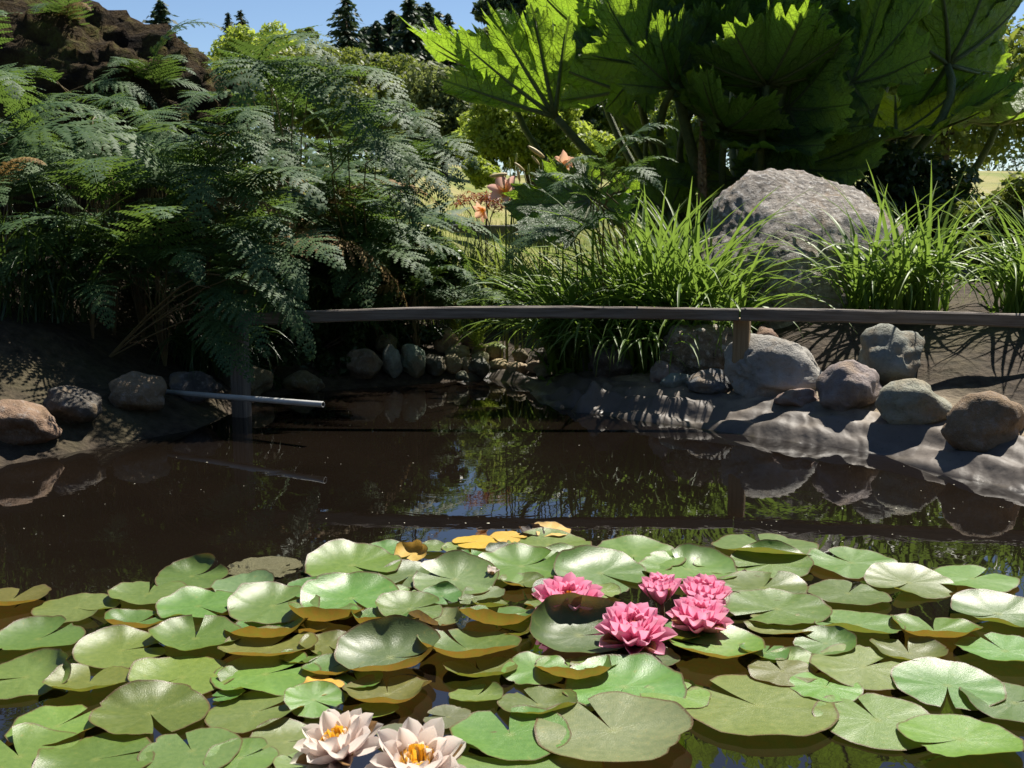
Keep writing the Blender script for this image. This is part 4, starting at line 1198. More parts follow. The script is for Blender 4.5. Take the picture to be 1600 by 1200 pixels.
def tree(name, px, py, d, w, h, mat, leaf, n, lab, cat, clumps=26, seed=0, group=None, trunk=True, frac=0.36, droop=0.0, upb=0.5):
    c = at(px, py, d)
    sx_, sz_ = w * d / F_PX / 2, h * d / F_PX / 2
    g0 = gz(c.x, d)
    root = thing(name, (c.x, d, g0 - 0.05), lab, cat, group)
    R3 = (sx_, sx_ * 0.9, sz_)
    cs, rs = crown_clumps((c.x, d, c.z), R3, clumps, seed, frac)
    V, F_, rv = cloud(cs, rs, n, leaf, seed, droop=droop, upb=upb)
    put('crown', mesh('crown', V, F_, mat, smooth=False, fattr={'v': rv}), I4, root)['kind'] = 'stuff'
    if trunk:
        r = random.Random(seed + 5)
        top = Vector((c.x, d, c.z + sz_ * 0.3))
        b = Vector((c.x + r.uniform(-.1, .1), d, g0 - 0.1))
        tr = max(0.02, sx_ * 0.07)
        V, Fc = tube(bez(b, (b + top) / 2 + Vector((r.uniform(-.1, .1) * sx_, 0, 0)), top, 6), [tr * (1.15 - 0.85 * k / 6) for k in range(7)], 7)
        for k in range(min(10, clumps)):
            e = Vector(cs[k]); s0 = b.lerp(top, r.uniform(0.35, 0.85))
            v2, f2 = tube(bez(s0, (s0 + e) / 2 - Vector((0, 0, 0.06 * sz_)), e, 3), [tr * 0.45, tr * 0.32, tr * 0.2, tr * 0.08], 5)
            o_ = len(V); V += v2; Fc += [tuple(o_ + q for q in f) for f in f2]
        put('trunk', mesh('trunk', V, Fc, MAT['bark']), I4, root)
    return root


def conifer(px, ytop, ybase, d, w, lab, seed=0, n=2600, mat='leaf_conifer', group='conifers on the skyline'):
    top, base = at(px, ytop, d), at(px, ybase, d)
    H = top.z - base.z
    g0 = gz(top.x, d)
    root = thing('conifer', (top.x, d, g0 - 0.1), lab, 'conifer', group)
    rw = w * d / F_PX / 2 * 2.2
    g = np.random.default_rng(seed)
    P, T, S = [], [], []
    nl = 40
    for i in range(nl):
        t = (i + 0.5) / nl
        z = top.z - H * t ** 0.95
        rr = rw * (0.05 + 0.95 * t ** 0.62) * g.uniform(0.72, 1.2)
        nb = int(7 + 11 * t)
        for k in range(nb):
            a = g.uniform(0, 6.28)
            ln = rr * g.uniform(0.45, 1.25)
            m_ = max(3, int(ln / (rw * 0.085)))
            for q in range(m_):
                s = (q + 0.6) / m_
                P.append((top.x + math.cos(a) * ln * s, d + math.sin(a) * ln * s, z - 0.30 * ln * s + 0.12 * ln * s * s + g.normal() * 0.02))
                T.append((math.cos(a + g.normal() * .5), math.sin(a + g.normal() * .5), -0.45 + g.normal() * .25)); S.append(rw * 0.2 * (1.15 - 0.55 * s) * g.uniform(.7, 1.3))
    P, T, S = np.array(P), np.array(T), np.array(S)[:, None]
    T /= np.linalg.norm(T, axis=1)[:, None]
    nm = np.array([0, 0, 1.0]) + g.normal(size=P.shape) * 0.5
    b = np.cross(nm, T); b /= np.linalg.norm(b, axis=1)[:, None]
    V = np.stack([P - T * S * .5, P + b * S * .3, P + T * S * .6, P - b * S * .3], 1).reshape(-1, 3)
    put('crown', mesh('crown', V, np.arange(len(V)).reshape(-1, 4), MAT[mat], smooth=False, fattr={'v': g.random(len(P))}), I4, root)['kind'] = 'stuff'
    v_, f_ = tube([Vector((top.x, d, g0 - 0.2)), Vector((top.x, d, top.z))], [rw * 0.10, rw * 0.01], 6)
    put('trunk', mesh('trunk', v_, f_, MAT['bark']), I4, root)


# ------------------------------------------------------------------ background, from far to near
g = np.random.default_rng(2)
cs, rs = [], []
for k in range(90):
    x = -75 + 150 * (k + 0.5) / 90 + g.normal() * 0.8
    yy = 78 + g.normal() * 4
    hgt = 5.4 + 1.2 * math.sin(k * 0.7) + g.random() * 1.6
    z0 = gz(x, yy)
    for q in range(3):
        cs.append((x + g.normal() * .7, yy + g.normal(), z0 + hgt * (q + 0.5) / 3)); rs.append((1.9, 1.9, hgt / 3 * .8))
V, F_, rv = cloud(cs, rs, 40000, 0.36, 12)
kind(tag(put('far_wood', mesh('far_wood', V, F_, MAT['leaf_conifer'], smooth=False, fattr={'v': rv})), 'dark far-off wood closing the view behind the trees', 'wood'), 'stuff')

for i, (px, yt, yb, d, w, lab) in enumerate([
    (540, -4, 175, 52, 60, 'slender dark conifer standing alone on the skyline, left of the conifer clump'),
    (588, 34, 180, 55, 62, 'lowest conifer at the left end of the dark clump'),
    (612, 18, 185, 58, 66, 'dark conifer second from the left in the clump'),
    (640, -2, 190, 56, 76, 'tall broad conifer in the middle of the dark clump'),
    (668, 4, 190, 60, 66, 'dark conifer right of the tallest in the clump'),
    (700, 22, 185, 57, 46, 'thin conifer at the right end of the clump, against the sky'),
    (572, 44, 180, 60, 70, 'squat conifer behind the gap between the lone one and the clump'),
    (655, 10, 190, 64, 80, 'hidden dark conifer deepest inside the clump'),
    (684, 20, 190, 63, 66, 'conifer behind the right end of the clump'),
    (376, 16, 130, 60, 34, 'small far conifer above the mossy mound'),
    (356, 20, 130, 62, 30, 'tiny conifer tip at the left edge of the photograph'),
    (250, 2, 170, 55, 70, 'broad conifer left of the mossy mound'),
    (190, 24, 170, 58, 54, 'middle one of the conifers at the far left'),
    (110, -10, 170, 54, 80, 'tall conifer near the left picture edge'),
    (30, 14, 170, 57, 64, 'conifer at the left picture edge'),
]):
    conifer(px, yt, yb, d, w, lab, 40 + i)

tree('narrow_tree', 476, 72, 44, 50, 110, MAT['leaf_mid'], 0.085, 14000, 'narrow thin-topped tree left of the lone conifer', 'tree', 14, 61, 'trees beyond the lawn')
tree('broadleaf_tree', 412, 120, 36, 150, 180, MAT['leaf_light'], 0.15, 14000, 'yellow-green tree rising behind the mossy mound', 'tree', 26, 62, 'trees beyond the lawn')
tree('broadleaf_tree', 446, 96, 40, 56, 96, MAT['leaf_olive'], 0.085, 12000, 'small grey-green tree beside the yellow-green one', 'tree', 12, 63, 'trees beyond the lawn')
tree('broadleaf_tree', 500, 148, 33, 200, 200, MAT['leaf_mid'], 0.14, 18000, 'mid-green tree below the lone conifer', 'tree', 30, 64, 'trees beyond the lawn')
tree('broadleaf_tree', 592, 156, 30, 180, 200, MAT['leaf_mid'], 0.13, 18000, 'green tree with yellowish tips in front of the conifer clump', 'tree', 30, 65, 'trees beyond the lawn')
tree('broadleaf_tree', 695, 196, 22, 180, 180, MAT['leaf_olive'], 0.12, 14000, 'grey-green olive-leaved tree at the middle of the lawn edge', 'tree', 34, 66, 'trees beyond the lawn')
tree('dark_tree', 848, 8, 38, 190, 150, MAT['leaf_conifer'], 0.24, 12000, 'big dark brownish tree at the top behind the giant leaves', 'tree', 30, 67, 'trees beyond the lawn')
tree('pine_tree', 772, 34, 40, 56, 100, MAT['leaf_olive'], 0.085, 9000, 'loose open tree left of the big dark one, against the sky', 'tree', 12, 68, 'trees beyond the lawn')
tree('broadleaf_tree', 250, 170, 30, 230, 230, MAT['leaf_mid'], 0.24, 7000, 'green tree left of the mossy mound', 'tree', 30, 69, 'trees beyond the lawn')
tree('broadleaf_tree', 90, 170, 27, 260, 260, MAT['leaf_light'], 0.22, 7000, 'light green tree at the far left', 'tree', 30, 70, 'trees beyond the lawn')
tree('shrub', 830, 205, 13.5, 260, 210, MAT['leaf_light'], 0.07, 30000, 'light green leafy shrub behind the daylily flowers', 'shrub', 110, 71, 'shrubs on the lawn', frac=0.2)
tree('shrub', 975, 200, 15.5, 240, 250, MAT['leaf_light'], 0.08, 20000, 'yellow-green shrub seen between the giant leaves', 'shrub', 90, 72, 'shrubs on the lawn', frac=0.22)
tree('shrub', 752, 272, 11.8, 70, 62, MAT['leaf_light'], 0.06, 2600, 'small bright green bush left of the daylily flowers', 'shrub', 16, 73, 'shrubs on the lawn', trunk=False)
tree('shrub', 905, 165, 14.5, 90, 120, MAT['leaf_dark'], 0.08, 4200, 'dark green bush under the big backlit leaf', 'shrub', 18, 74, 'shrubs on the lawn')
tree('shrub', 1180, 120, 12, 330, 330, MAT['leaf_dark'], 0.09, 9000, 'dark shrub mass behind the giant-leaved plant', 'shrub', 40, 75, 'shrubs on the lawn')
tree('broadleaf_tree', 1480, 110, 17, 360, 420, MAT['leaf_mid'], 0.13, 13000, 'green tree beyond the boulder at the far right', 'tree', 44, 76, 'trees beyond the lawn')
tree('shrub', 1430, 330, 8.6, 260, 190, MAT['leaf_dark'], 0.07, 7000, 'dark shrub right of the boulder', 'shrub', 30, 77, 'shrubs on the lawn')
tree('shrub', 1590, 360, 7.4, 200, 240, MAT['leaf_mid'], 0.06, 7000, 'green shrub at the right picture edge', 'shrub', 30, 78, 'shrubs on the lawn')

# added leaf screen, unseen behind the camera: keeps sky light off the shaded side
cs = [(x, -4.0 + 0.4 * math.sin(x), z) for x in np.arange(-15, 15.1, 1.5) for z in (0.8, 2.4, 4.0, 5.2)]
V, F_, rv = cloud(cs, [(1.3, 0.8, 1.2)] * len(cs), 16000, 0.32, 91, shell=0.3)
hg = thing('sky_blocker', (0, -4.0, gz(0, -4.0)), 'added screen of dark leaves, unseen behind the camera, blocking sky light', 'sky_blocker')
put('foliage', mesh('foliage', V, F_, MAT['leaf_dark'], smooth=False, fattr={'v': rv}), I4, hg)['kind'] = 'stuff'

# post and dark edging board on the lawn, pale pole far off
b = hit(643, 322, 9.0) if False else at(643, 322, 12.0)
zb = gz(b.x, 12.0)
v_, f_ = plank(0.62, 0.075, 0.06, 0, seed=4, n=6)
tag(put('fence_post', mesh('fence_post', v_, f_, MAT['post'], smooth=False), frame((b.x, 12.0, zb + 0.28), (0.02, 0, 1), (1, 0, 0))), 'short grey-brown post standing on the lawn behind the ferns', 'post')
a_, b_ = at(705, 357, 10.6), at(842, 359, 10.6)
v_, f_ = plank((b_ - a_).length, 0.075, 0.05, 0, seed=5, n=8)
tag(put('edging_board', mesh('edging_board', v_, f_, MAT['metal_dark'], smooth=False), frame((a_ + b_) / 2, b_ - a_, (0, 0, 1))), 'dark low board across the lawn below the daylily flowers', 'board')
a_ = at(645, 230, 26.0); b_ = at(645, 150, 26.0)
v_, f_ = tube([(a_.x, 26, gz(a_.x, 26) - 0.1), a_, b_], [0.08, 0.075, 0.07], 8)
tag(put('pole', mesh('pole', v_, f_, MAT['wall'])), 'pale distant pole beside the olive-leaved tree', 'pole')


# ------------------------------------------------------------------ ferns
def frond_data(seed, mat, n=19, a0=38, a1=-42, wid=0.34, tri=0.85, pin=0.020, droop=0.35, finger=1.0):
    r = random.Random(seed)
    NS = n
    pts, tans = [Vector((0, 0, 0))], []
    for i in range(NS):
        a = R(a0 + (a1 - a0) * (i / NS) ** 1.15)
        t = Vector((math.cos(a), 0, math.sin(a)))
        tans.append(t); pts.append(pts[-1] + t / NS)
    tans.append(tans[-1])
    ch = pts[-1]
    rot = Matrix.Rotation(math.atan2(ch.z, ch.x), 3, 'Y')
    sc = 1 / ch.length
    V, Fc, va = [], [], []
    cidx = []
    for i, p in enumerate(pts):
        hw = 0.008 * (1 - 0.8 * i / NS)
        t = tans[i]; nn = Vector((-t.z, 0, t.x))
        cidx.append(len(V) + 1)
        V += [p + Vector((0, -hw, 0)) - nn * hw, p + nn * hw * 0.6, p + Vector((0, hw, 0)) - nn * hw]
    for i in range(NS):
        a = i * 3
        Fc += [(a, a + 3, a + 4, a + 1), (a + 1, a + 4, a + 5, a + 2)]; va += [0.5, 0.5]
    for i in range(1, NS):
        t0 = i / NS
        t = tans[i]; nn = Vector((-t.z, 0, t.x))
        ln = wid * ((1 - t0) ** tri) * (0.55 + 0.45 * min(1, t0 / 0.12)) + 0.012
        for sgn in ((1, -1) if i % 2 == 0 else (-1,) if False else (1, -1)):
            if r.random() < 0.02:
                continue
            ang = R(66 - 22 * t0 + r.uniform(-6, 6))
            D = t * math.cos(ang) + Vector((0, sgn * math.sin(ang), 0))
            up0 = r.uniform(-0.1, 0.25)
            D = (D + nn * up0).normalized()
            m_ = max(3, int(ln / pin))
            mid = [(cidx[i], pts[i])]
            p = pts[i].copy()
            rv = r.random()
            for k in range(m_):
                s = (k + 1) / m_
                dd = (D - nn * droop * (s ** 1.4) * r.uniform(0.7, 1.2) + t * 0.10 * s).normalized()
                p = p + dd * ln / m_
                V.append(p.copy()); mid.append((len(V) - 1, p.copy()))
            side = nn.cross(D).normalized()
            for k in range(m_):
                s = k / m_
                pl = finger * (0.016 + 0.062 * ln) * (1 - s ** 1.6) * r.uniform(0.8, 1.15) + 0.004
                ia, pa = mid[k]; ib, pb_ = mid[k + 1]
                for sg in (1, -1):
                    P_ = (side * sg + D * 0.42 - nn * r.uniform(0.0, 0.5)).normalized() * pl
                    V += [pa.lerp(pb_, 0.40) + P_, pa.lerp(pb_, 0.72) + P_ * 0.94]
                    j = len(V)
                    Fc.append((ia, ib, j - 1, j - 2) if sg > 0 else (ib, ia, j - 2, j - 1)); va.append(min(1, max(0, rv * 0.6 + r.random() * 0.4)))
    V = [rot @ v * sc for v in V]
    return mesh('frond', V, np.array(Fc), mat, smooth=False, fattr={'v': va})


FROND = [frond_data(1, MAT['fern']), frond_data(2, MAT['fern'], a0=48, a1=-60, wid=0.36), frond_data(3, MAT['fern'], a0=20, a1=-30, wid=0.32, droop=0.5), frond_data(4, MAT['fern'], n=22, a0=55, a1=-25, wid=0.33, droop=0.45), frond_data(5, MAT['fern'], a0=30, a1=-75, wid=0.36, droop=0.6)]
FROND_D = [frond_data(6, MAT['fern_dead'], a0=20, a1=-80, wid=0.26, droop=0.9)]
FROND_B = [frond_data(11, MAT['fern_bright'], n=16, a0=40, a1=-40, wid=0.32, tri=0.7, pin=0.03), frond_data(12, MAT['fern_bright'], n=16, a0=60, a1=-20, wid=0.30, tri=0.7, pin=0.03)]


def add_frond(root, base, tip, stock, up=(0, 0, 1), foot=None, roll=0.0, stalk=True):
    base, tip = Vector(base), Vector(tip)
    M = frame(base, tip - base, Vector(up) + Vector((0, -0.25, 0)), (tip - base).length) @ Matrix.Rotation(roll, 4, 'X')
    f = put('frond', stock, M, root)
    if stalk:
        foot = foot or WM[root.name].translation
        d = (tip - base).normalized()
        c = base - d * 0.25 * (base - foot).length
        c.z = max(c.z, foot.z + 0.3 * (base.z - foot.z))
        v_, fc_ = tube(bez(foot, c, base, 4), [0.005, 0.0045, 0.004, 0.0038, 0.0035], 5, cap=False)
        put('stalk', mesh('stalk', v_, fc_, MAT['stalk_brown']), I4, f)
    return f


def fern(x, y, h, n, reach, lab, seed, az0=None, spread=180, stock=None, cat='fern', group='ferns on the left bank', lift=0.35, z=None):
    r = random.Random(seed)
    stock = stock or FROND * 3 + FROND_D
    b = Vector((x, y, gz(x, y) - 0.02 if z is None else z))
    root = thing('fern', b, lab, cat, group)
    for k in range(n):
        az = r.uniform(0, 360) if az0 is None else az0 + r.uniform(-spread, spread)
        a = R(az)
        hh = h * r.uniform(0.45, 1.0)
        base = b + Vector((math.cos(a) * reach * 0.22 * r.random(), math.sin(a) * reach * 0.22 * r.random(), hh))
        L = reach * r.uniform(0.7, 1.15)
        tip = base + Vector((math.cos(a) * L, math.sin(a) * L, L * r.uniform(-0.5, lift)))
        add_frond(root, base, tip, r.choice(stock), roll=r.uniform(-0.25, 0.25))
    return root


def hero_fern(base, lst, lab, group='ferns on the left bank', stock=FROND, seed=0):
    """A fern whose fronds follow the ones that can be told apart: (start, end) in the photograph with their distances."""
    r = random.Random(seed)
    b = Vector((base[0], base[1], gz(*base) - 0.02))
    root = thing('fern', b, lab, 'fern', group)
    for (x0, y0, d0, x1, y1, d1) in lst:
        add_frond(root, at(x0, y0, d0), at(x1, y1, d1), r.choice(stock), roll=r.uniform(-0.2, 0.2))
    return root


hero_fern((-1.2, 6.5), [(395, 112, 6.3, 532, 122, 5.75), (505, 126, 6.1, 640, 178, 5.55), (430, 120, 6.4, 505, 175, 5.65), (375, 112, 6.4, 345, 150, 5.85), (420, 135, 6.3, 372, 185, 5.55), (470, 140, 6.2, 560, 190, 5.55)], 'tall fern whose long arching fronds top the left bank', seed=1)
hero_fern((-0.75, 6.45), [(528, 182, 6, 645, 214, 5.45), (560, 215, 5.9, 660, 262, 5.45), (590, 245, 5.9, 708, 312, 5.45), (532, 258, 5.8, 636, 294, 5.35), (520, 200, 6, 600, 255, 5.45), (610, 190, 6.1, 690, 235, 5.65)], 'fern with layered fronds reaching toward the creek mouth', seed=2)
hero_fern((-0.45, 6.6), [(655, 242, 6.1, 748, 268, 5.75), (650, 250, 6.1, 722, 300, 5.65), (640, 262, 6.1, 690, 345, 5.65), (610, 300, 6, 645, 380, 5.55)], 'fern farthest right in the bank, its tips over the lawn gap', seed=3)
hero_fern((-1.75, 5.9), [(375, 322, 5.65, 508, 332, 5.1), (352, 196, 5.7, 424, 226, 5.15), (340, 226, 5.7, 412, 262, 5.15), (385, 250, 5.85, 470, 290, 5.3), (340, 290, 5.85, 400, 330, 5.3)], 'fern with a broad pale frond at the left edge of the photograph', seed=4)
hero_fern((-1.6, 5.9), [(372, 384, 5.45, 456, 390, 5), (446, 376, 5.45, 538, 424, 4.9), (338, 382, 5.45, 394, 420, 5), (430, 400, 5.45, 476, 470, 4.9), (400, 395, 5.45, 420, 470, 4.9)], 'fern drooping toward the rail at the left', seed=5)
hero_fern((-1.95, 5.35), [(330, 450, 5.2, 420, 560, 4.85), (345, 430, 5.2, 470, 530, 4.9), (320, 480, 5.2, 395, 600, 4.85), (350, 420, 5.3, 480, 470, 5.0), (330, 500, 5.2, 360, 590, 4.8), (390, 440, 5.3, 490, 565, 4.95)], 'dark fern hanging in front of the left end of the rail', seed=55)
r = random.Random(99)
for i, (x, y, h, wh) in enumerate([(-1.5, 6.0, 1.0, 'standing tall behind the drooping fern'), (-1.2, 6.35, 1.05, 'standing tall in the middle of the bank'), (-0.88, 6.5, 0.9, 'standing tall at the right of the bank'), (-2.05, 5.75, 1.05, 'standing tall above the pipe'), (-2.6, 5.6, 1.1, 'standing tall beyond the left edge'), (-1.75, 5.6, 0.75, 'leaning over the shaded shore stones'), (-0.55, 6.4, 0.55, 'low and bushy above the upright grey stones'), (-0.35, 6.8, 0.5, 'low and bushy left of the creek mouth')]):
    fern(x, y, h, 12, 0.74 if h > 0.6 else 0.38, 'dense fern ' + wh, 240 + i, az0=-30, spread=140)
fill = [(-1.9, 7.4, 1.05), (-1.5, 7.5, 1.0), (-1.0, 7.6, 0.95), (-1.15, 7.3, 0.9), (-1.3, 6.6, 0.85), (-0.95, 6.5, 0.7), (-0.8, 6.75, 0.5), (-1.05, 6.9, 0.75), (-1.7, 6.5, 0.85), (-2.1, 6.7, 1.0),
        (-1.55, 6.15, 0.55), (-1.95, 5.9, 0.7), (-2.2, 6.2, 0.85), (-2.5, 6.8, 1.0), (-2.7, 6.0, 0.8), (-3.1, 6.6, 1.0), (-3.2, 5.6, 0.7), (-2.5, 5.4, 0.6), (-2.05, 5.45, 0.45), (-2.9, 7.5, 1.2), (-1.15, 6.25, 0.4), (-0.9, 6.35, 0.3)]
where = ['behind the tall arching fern', 'just behind the bank crest, left of centre', 'at the back of the bank near the middle', 'at the back right of the bank', 'in the middle of the bank', 'in the shade at mid bank, right side', 'low on the right slope of the bank', 'amid the layered ferns',
         'under the mossy mound', 'left of the mossy mound foot', 'above the dark shore stones', 'above the white pipe', 'behind the pipe fern at the left', 'left of the mound, high on the bank', 'far left, halfway up the bank', 'far left near the picture edge, tall', 'lowest at the left picture edge', 'over the left shore stones', 'hanging beside the pipe', 'tallest at the far left back', 'hanging over the upright grey stones', 'low over the stones left of the creek mouth']
for i, ((x, y, h), wh) in enumerate(zip(fill, where)):
    fern(x, y, h, 9 if h > 0.5 else 7, 0.55 if h > 0.5 else 0.42, 'dark green fern ' + wh, 200 + i, az0=-50, spread=150)

for i, (x, y, z, wh) in enumerate([(-3.9, 8.1, 1.75, 'left of its top'), (-3.1, 8.0, 1.85, 'near its top'), (-2.5, 7.9, 1.6, 'on its right shoulder'), (-4.6, 8.0, 1.5, 'at its far left')]):
    fern(x, y, 0.35, 8, 0.5, 'fern growing on the mossy mound ' + wh, 260 + i, az0=-70, spread=120, z=z, group='ferns on the mound')

# fern in front of the giant leaves
hero_fern((0.62, 6.0), [(948, 240, 5.95, 1004, 224, 5.8), (940, 262, 5.95, 905, 250, 5.8), (975, 272, 5.95, 1060, 254, 5.8), (960, 250, 5.95, 1040, 226, 5.9), (945, 300, 5.9, 838, 274, 5.8), (935, 315, 5.9, 905, 290, 5.7), (960, 300, 5.9, 1010, 290, 5.7), (955, 268, 5.95, 880, 262, 5.7), (970, 240, 5.95, 1062, 205, 5.85), (950, 285, 5.9, 1035, 300, 5.6), (945, 245, 5.95, 915, 212, 5.85), (930, 310, 5.9, 850, 318, 5.6)],
          'pale green fern standing in front of the giant leaves', 'ferns by the daylilies', seed=6)
hero_fern((0.32, 5.95), [(925, 352, 5.8, 836, 346, 5.6), (880, 358, 5.8, 788, 420, 5.5), (890, 366, 5.75, 812, 396, 5.5)], 'drooping fern frond cluster left above the daylilies', 'ferns by the daylilies', seed=7)
# bright little ferns by the cobbles
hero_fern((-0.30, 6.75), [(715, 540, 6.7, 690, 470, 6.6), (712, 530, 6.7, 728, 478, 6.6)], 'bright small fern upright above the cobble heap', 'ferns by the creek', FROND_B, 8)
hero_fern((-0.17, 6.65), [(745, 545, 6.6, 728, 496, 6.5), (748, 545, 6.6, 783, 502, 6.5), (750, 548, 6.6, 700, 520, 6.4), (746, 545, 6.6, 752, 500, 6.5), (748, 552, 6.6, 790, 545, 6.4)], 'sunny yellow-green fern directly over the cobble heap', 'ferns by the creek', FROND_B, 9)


# dark undergrowth on the left bank
def undergrowth(px, py, d, w, h, mat, leaf, n, lab, seed):
    c = at(px, py, d)
    s = d / F_PX / 2
    root = thing('undergrowth_shrub', (c.x, d, gz(c.x, d)), lab, 'shrub', 'undergrowth on the left bank')
    cs, rs = crown_clumps((c.x, d, c.z), (w * s, w * s * 0.6, h * s), 20, seed, 0.42, -1)
    V, F_, rv = cloud(cs, rs, n, leaf, seed, upb=0.35)
    put('foliage', mesh('foliage', V, F_, MAT[mat], smooth=False, fattr={'v': rv}), I4, root)['kind'] = 'stuff'
    r_ = random.Random(seed)
    for k in range(4):
        e = Vector(cs[k])
        v_, f_ = tube(bez((c.x + r_.uniform(-.08, .08), d, gz(c.x, d) - .03), (c.x + r_.uniform(-.1, .1), d, (gz(c.x, d) + e.z) / 2), e, 4), [0.008, 0.007, 0.006, 0.005, 0.003], 5)
        put('stem', mesh('stem', v_, f_, MAT['bark']), I4, root)


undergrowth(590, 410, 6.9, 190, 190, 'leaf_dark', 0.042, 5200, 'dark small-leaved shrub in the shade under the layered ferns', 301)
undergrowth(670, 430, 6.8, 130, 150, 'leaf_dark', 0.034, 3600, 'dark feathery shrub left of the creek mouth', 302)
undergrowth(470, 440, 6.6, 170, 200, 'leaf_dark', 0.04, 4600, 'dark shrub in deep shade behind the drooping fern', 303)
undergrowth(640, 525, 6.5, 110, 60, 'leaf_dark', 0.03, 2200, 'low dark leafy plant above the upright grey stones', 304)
undergrowth(590, 462, 6.75, 120, 40, 'leaf_light', 0.035, 900, 'light-leaved patch in the dark shrub above the rail, sunlight painted in its colour', 305)  # sun patch painted by a lighter leaf colour
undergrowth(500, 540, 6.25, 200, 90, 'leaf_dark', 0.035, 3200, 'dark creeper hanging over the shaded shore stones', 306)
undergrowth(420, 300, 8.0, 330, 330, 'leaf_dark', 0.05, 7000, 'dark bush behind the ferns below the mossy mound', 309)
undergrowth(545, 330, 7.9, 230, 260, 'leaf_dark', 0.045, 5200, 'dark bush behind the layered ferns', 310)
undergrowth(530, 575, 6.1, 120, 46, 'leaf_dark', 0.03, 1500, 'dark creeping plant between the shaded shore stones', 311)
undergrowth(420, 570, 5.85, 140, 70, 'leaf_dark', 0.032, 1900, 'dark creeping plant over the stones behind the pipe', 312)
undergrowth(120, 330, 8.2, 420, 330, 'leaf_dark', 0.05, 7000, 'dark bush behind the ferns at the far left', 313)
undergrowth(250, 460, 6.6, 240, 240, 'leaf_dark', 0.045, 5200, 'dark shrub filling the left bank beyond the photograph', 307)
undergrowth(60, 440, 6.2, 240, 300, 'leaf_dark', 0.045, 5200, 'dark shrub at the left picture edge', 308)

# ------------------------------------------------------------------ strap leaves: daylilies and grasses
def blade_data(name, seed, e0, e1, mat, w=0.020, n=9, kink=None):
    r = random.Random(seed)
    p = Vector((0, 0, 0))
    V, Fc, va = [], [], []
    tw = r.uniform(-0.5, 0.5)
    for i in range(n + 1):
        t = i / n
        a = R(e0 + (e1 - e0) * t ** 1.3)
        if kink and t > kink[0]:
            a = R(kink[1])
        T = Vector((math.cos(a), 0, math.sin(a))); N = Vector((-T.z, 0, T.x))
        hw = w * (0.75 + 0.35 * math.sin(math.pi * min(1, t * 1.2))) * (1 - t ** 3.2) + 0.0004
        S = (Vector((0, math.cos(tw * t), 0)) + N * math.sin(tw * t)).normalized()
        V += [p - S * hw + N * hw * 0.5, p, p + S * hw + N * hw * 0.5]
        if i < n:
            a_ = i * 3
            Fc += [(a_, a_ + 3, a_ + 4, a_ + 1), (a_ + 1, a_ + 4, a_ + 5, a_ + 2)]; va += [0.5 * t, 0.5 * t]
        p = p + T / n
    return mesh(name, V, np.array(Fc), mat, fattr={'v': va})


def blade_set(mat, w):
    S = []
    for k, (e0, e1, kk) in enumerate([(82, 45, None), (78, 20, None), (76, 0, None), (74, -25, None), (70, -45, None), (66, -70, None), (62, -85, None), (76, 20, (0.72, -45)), (80, 30, None), (60, 0, None), (55, -60, None), (72, -30, (0.6, -75))]):
        S.append(blade_data('leaf_blade', k, e0, e1, mat, w * (0.85 + 0.03 * (k * 5 % 11))))
    return S


BL = blade_set(MAT['blade'], 0.0135)
BLP = blade_set(MAT['blade_pale'], 0.012)
BLD = blade_set(MAT['blade_dark'], 0.0075)


def clump(name, x, y, n, lmin, lmax, lab, seed, stock, rad=0.12, az0=None, spread=180, cat='daylily', group='daylily clumps', pick=None, z=None):
    r = random.Random(seed)
    zb = gz(x, y) - 0.02 if z is None else z
    root = thing(name, (x, y, zb), lab, cat, group)
    for k in range(n):
        az = r.uniform(-180, 180) if az0 is None or r.random() < 0.25 else az0 + r.gauss(0, 1) * spread
        q = rad * math.sqrt(r.random())
        a2 = r.uniform(0, 6.28)
        L = r.uniform(lmin, lmax)
        b = stock[r.choice(pick) if pick else r.randrange(len(stock))]
        p = Vector((x + math.cos(a2) * q * 1.5, y + math.sin(a2) * q, zb))
        put('leaf_blade', b, Matrix.Translation(p) @ Matrix.Rotation(R(az), 4, 'Z') @ Matrix.Rotation(r.uniform(-0.14, 0.14), 4, 'X') @ Matrix.Scale(L, 4), root)
    return root


clump('daylily_clump', 0.86, 5.95, 298, 0.6, 1.14, 'big bright daylily clump of arching strap leaves beside the boulder', 1, BL, 0.17)
clump('daylily_clump', 0.68, 6.12, 290, 0.5, 0.95, 'daylily clump between the big bright one and the left-swept one', 14, BL, 0.16, 160, 70)
clump('daylily_clump', 0.98, 5.75, 200, 0.45, 0.8, 'daylily clump nearest the boulder, leaning over the ledge rock', 15, BL, 0.14, 230, 80)
clump('daylily_clump', 0.44, 6.0, 295, 0.5, 0.92, 'daylily clump with leaves swept to the left behind the rail', 2, BL, 0.16, 190, 55)
clump('daylily_clump', 0.66, 5.66, 64, 0.42, 0.72, 'daylily clump hanging down below the rail over the stones', 3, BL, 0.12, 245, 45, pick=[3, 4, 5, 6, 10, 11])
clump('daylily_clump', 0.36, 5.98, 45, 0.38, 0.58, 'shaded daylily leaves hanging beside the creek mouth', 4, BL, 0.12, 215, 50, pick=[2, 3, 4, 5, 6, 10, 11])
clump('daylily_clump', 0.16, 7.5, 220, 0.40, 0.70, 'pale sunlit grassy daylily clump below the pink daylily flowers', 5, BLP, 0.2, 190, 60)
clump('daylily_clump', -0.22, 7.7, 170, 0.4, 0.75, 'pale grassy clump at the back of the creek mouth', 6, BLP, 0.2)
clump('daylily_clump', 0.95, 6.9, 160, 0.5, 0.8, 'daylily clump behind the swept one, under the fern', 7, BL, 0.15)
clump('grass_clump', -1.55, 5.75, 200, 0.35, 0.75, 'dark fine grass hanging over the shaded left shore', 8, BLD, 0.16, -40, 60, 'grass', 'grass tufts on the left bank')
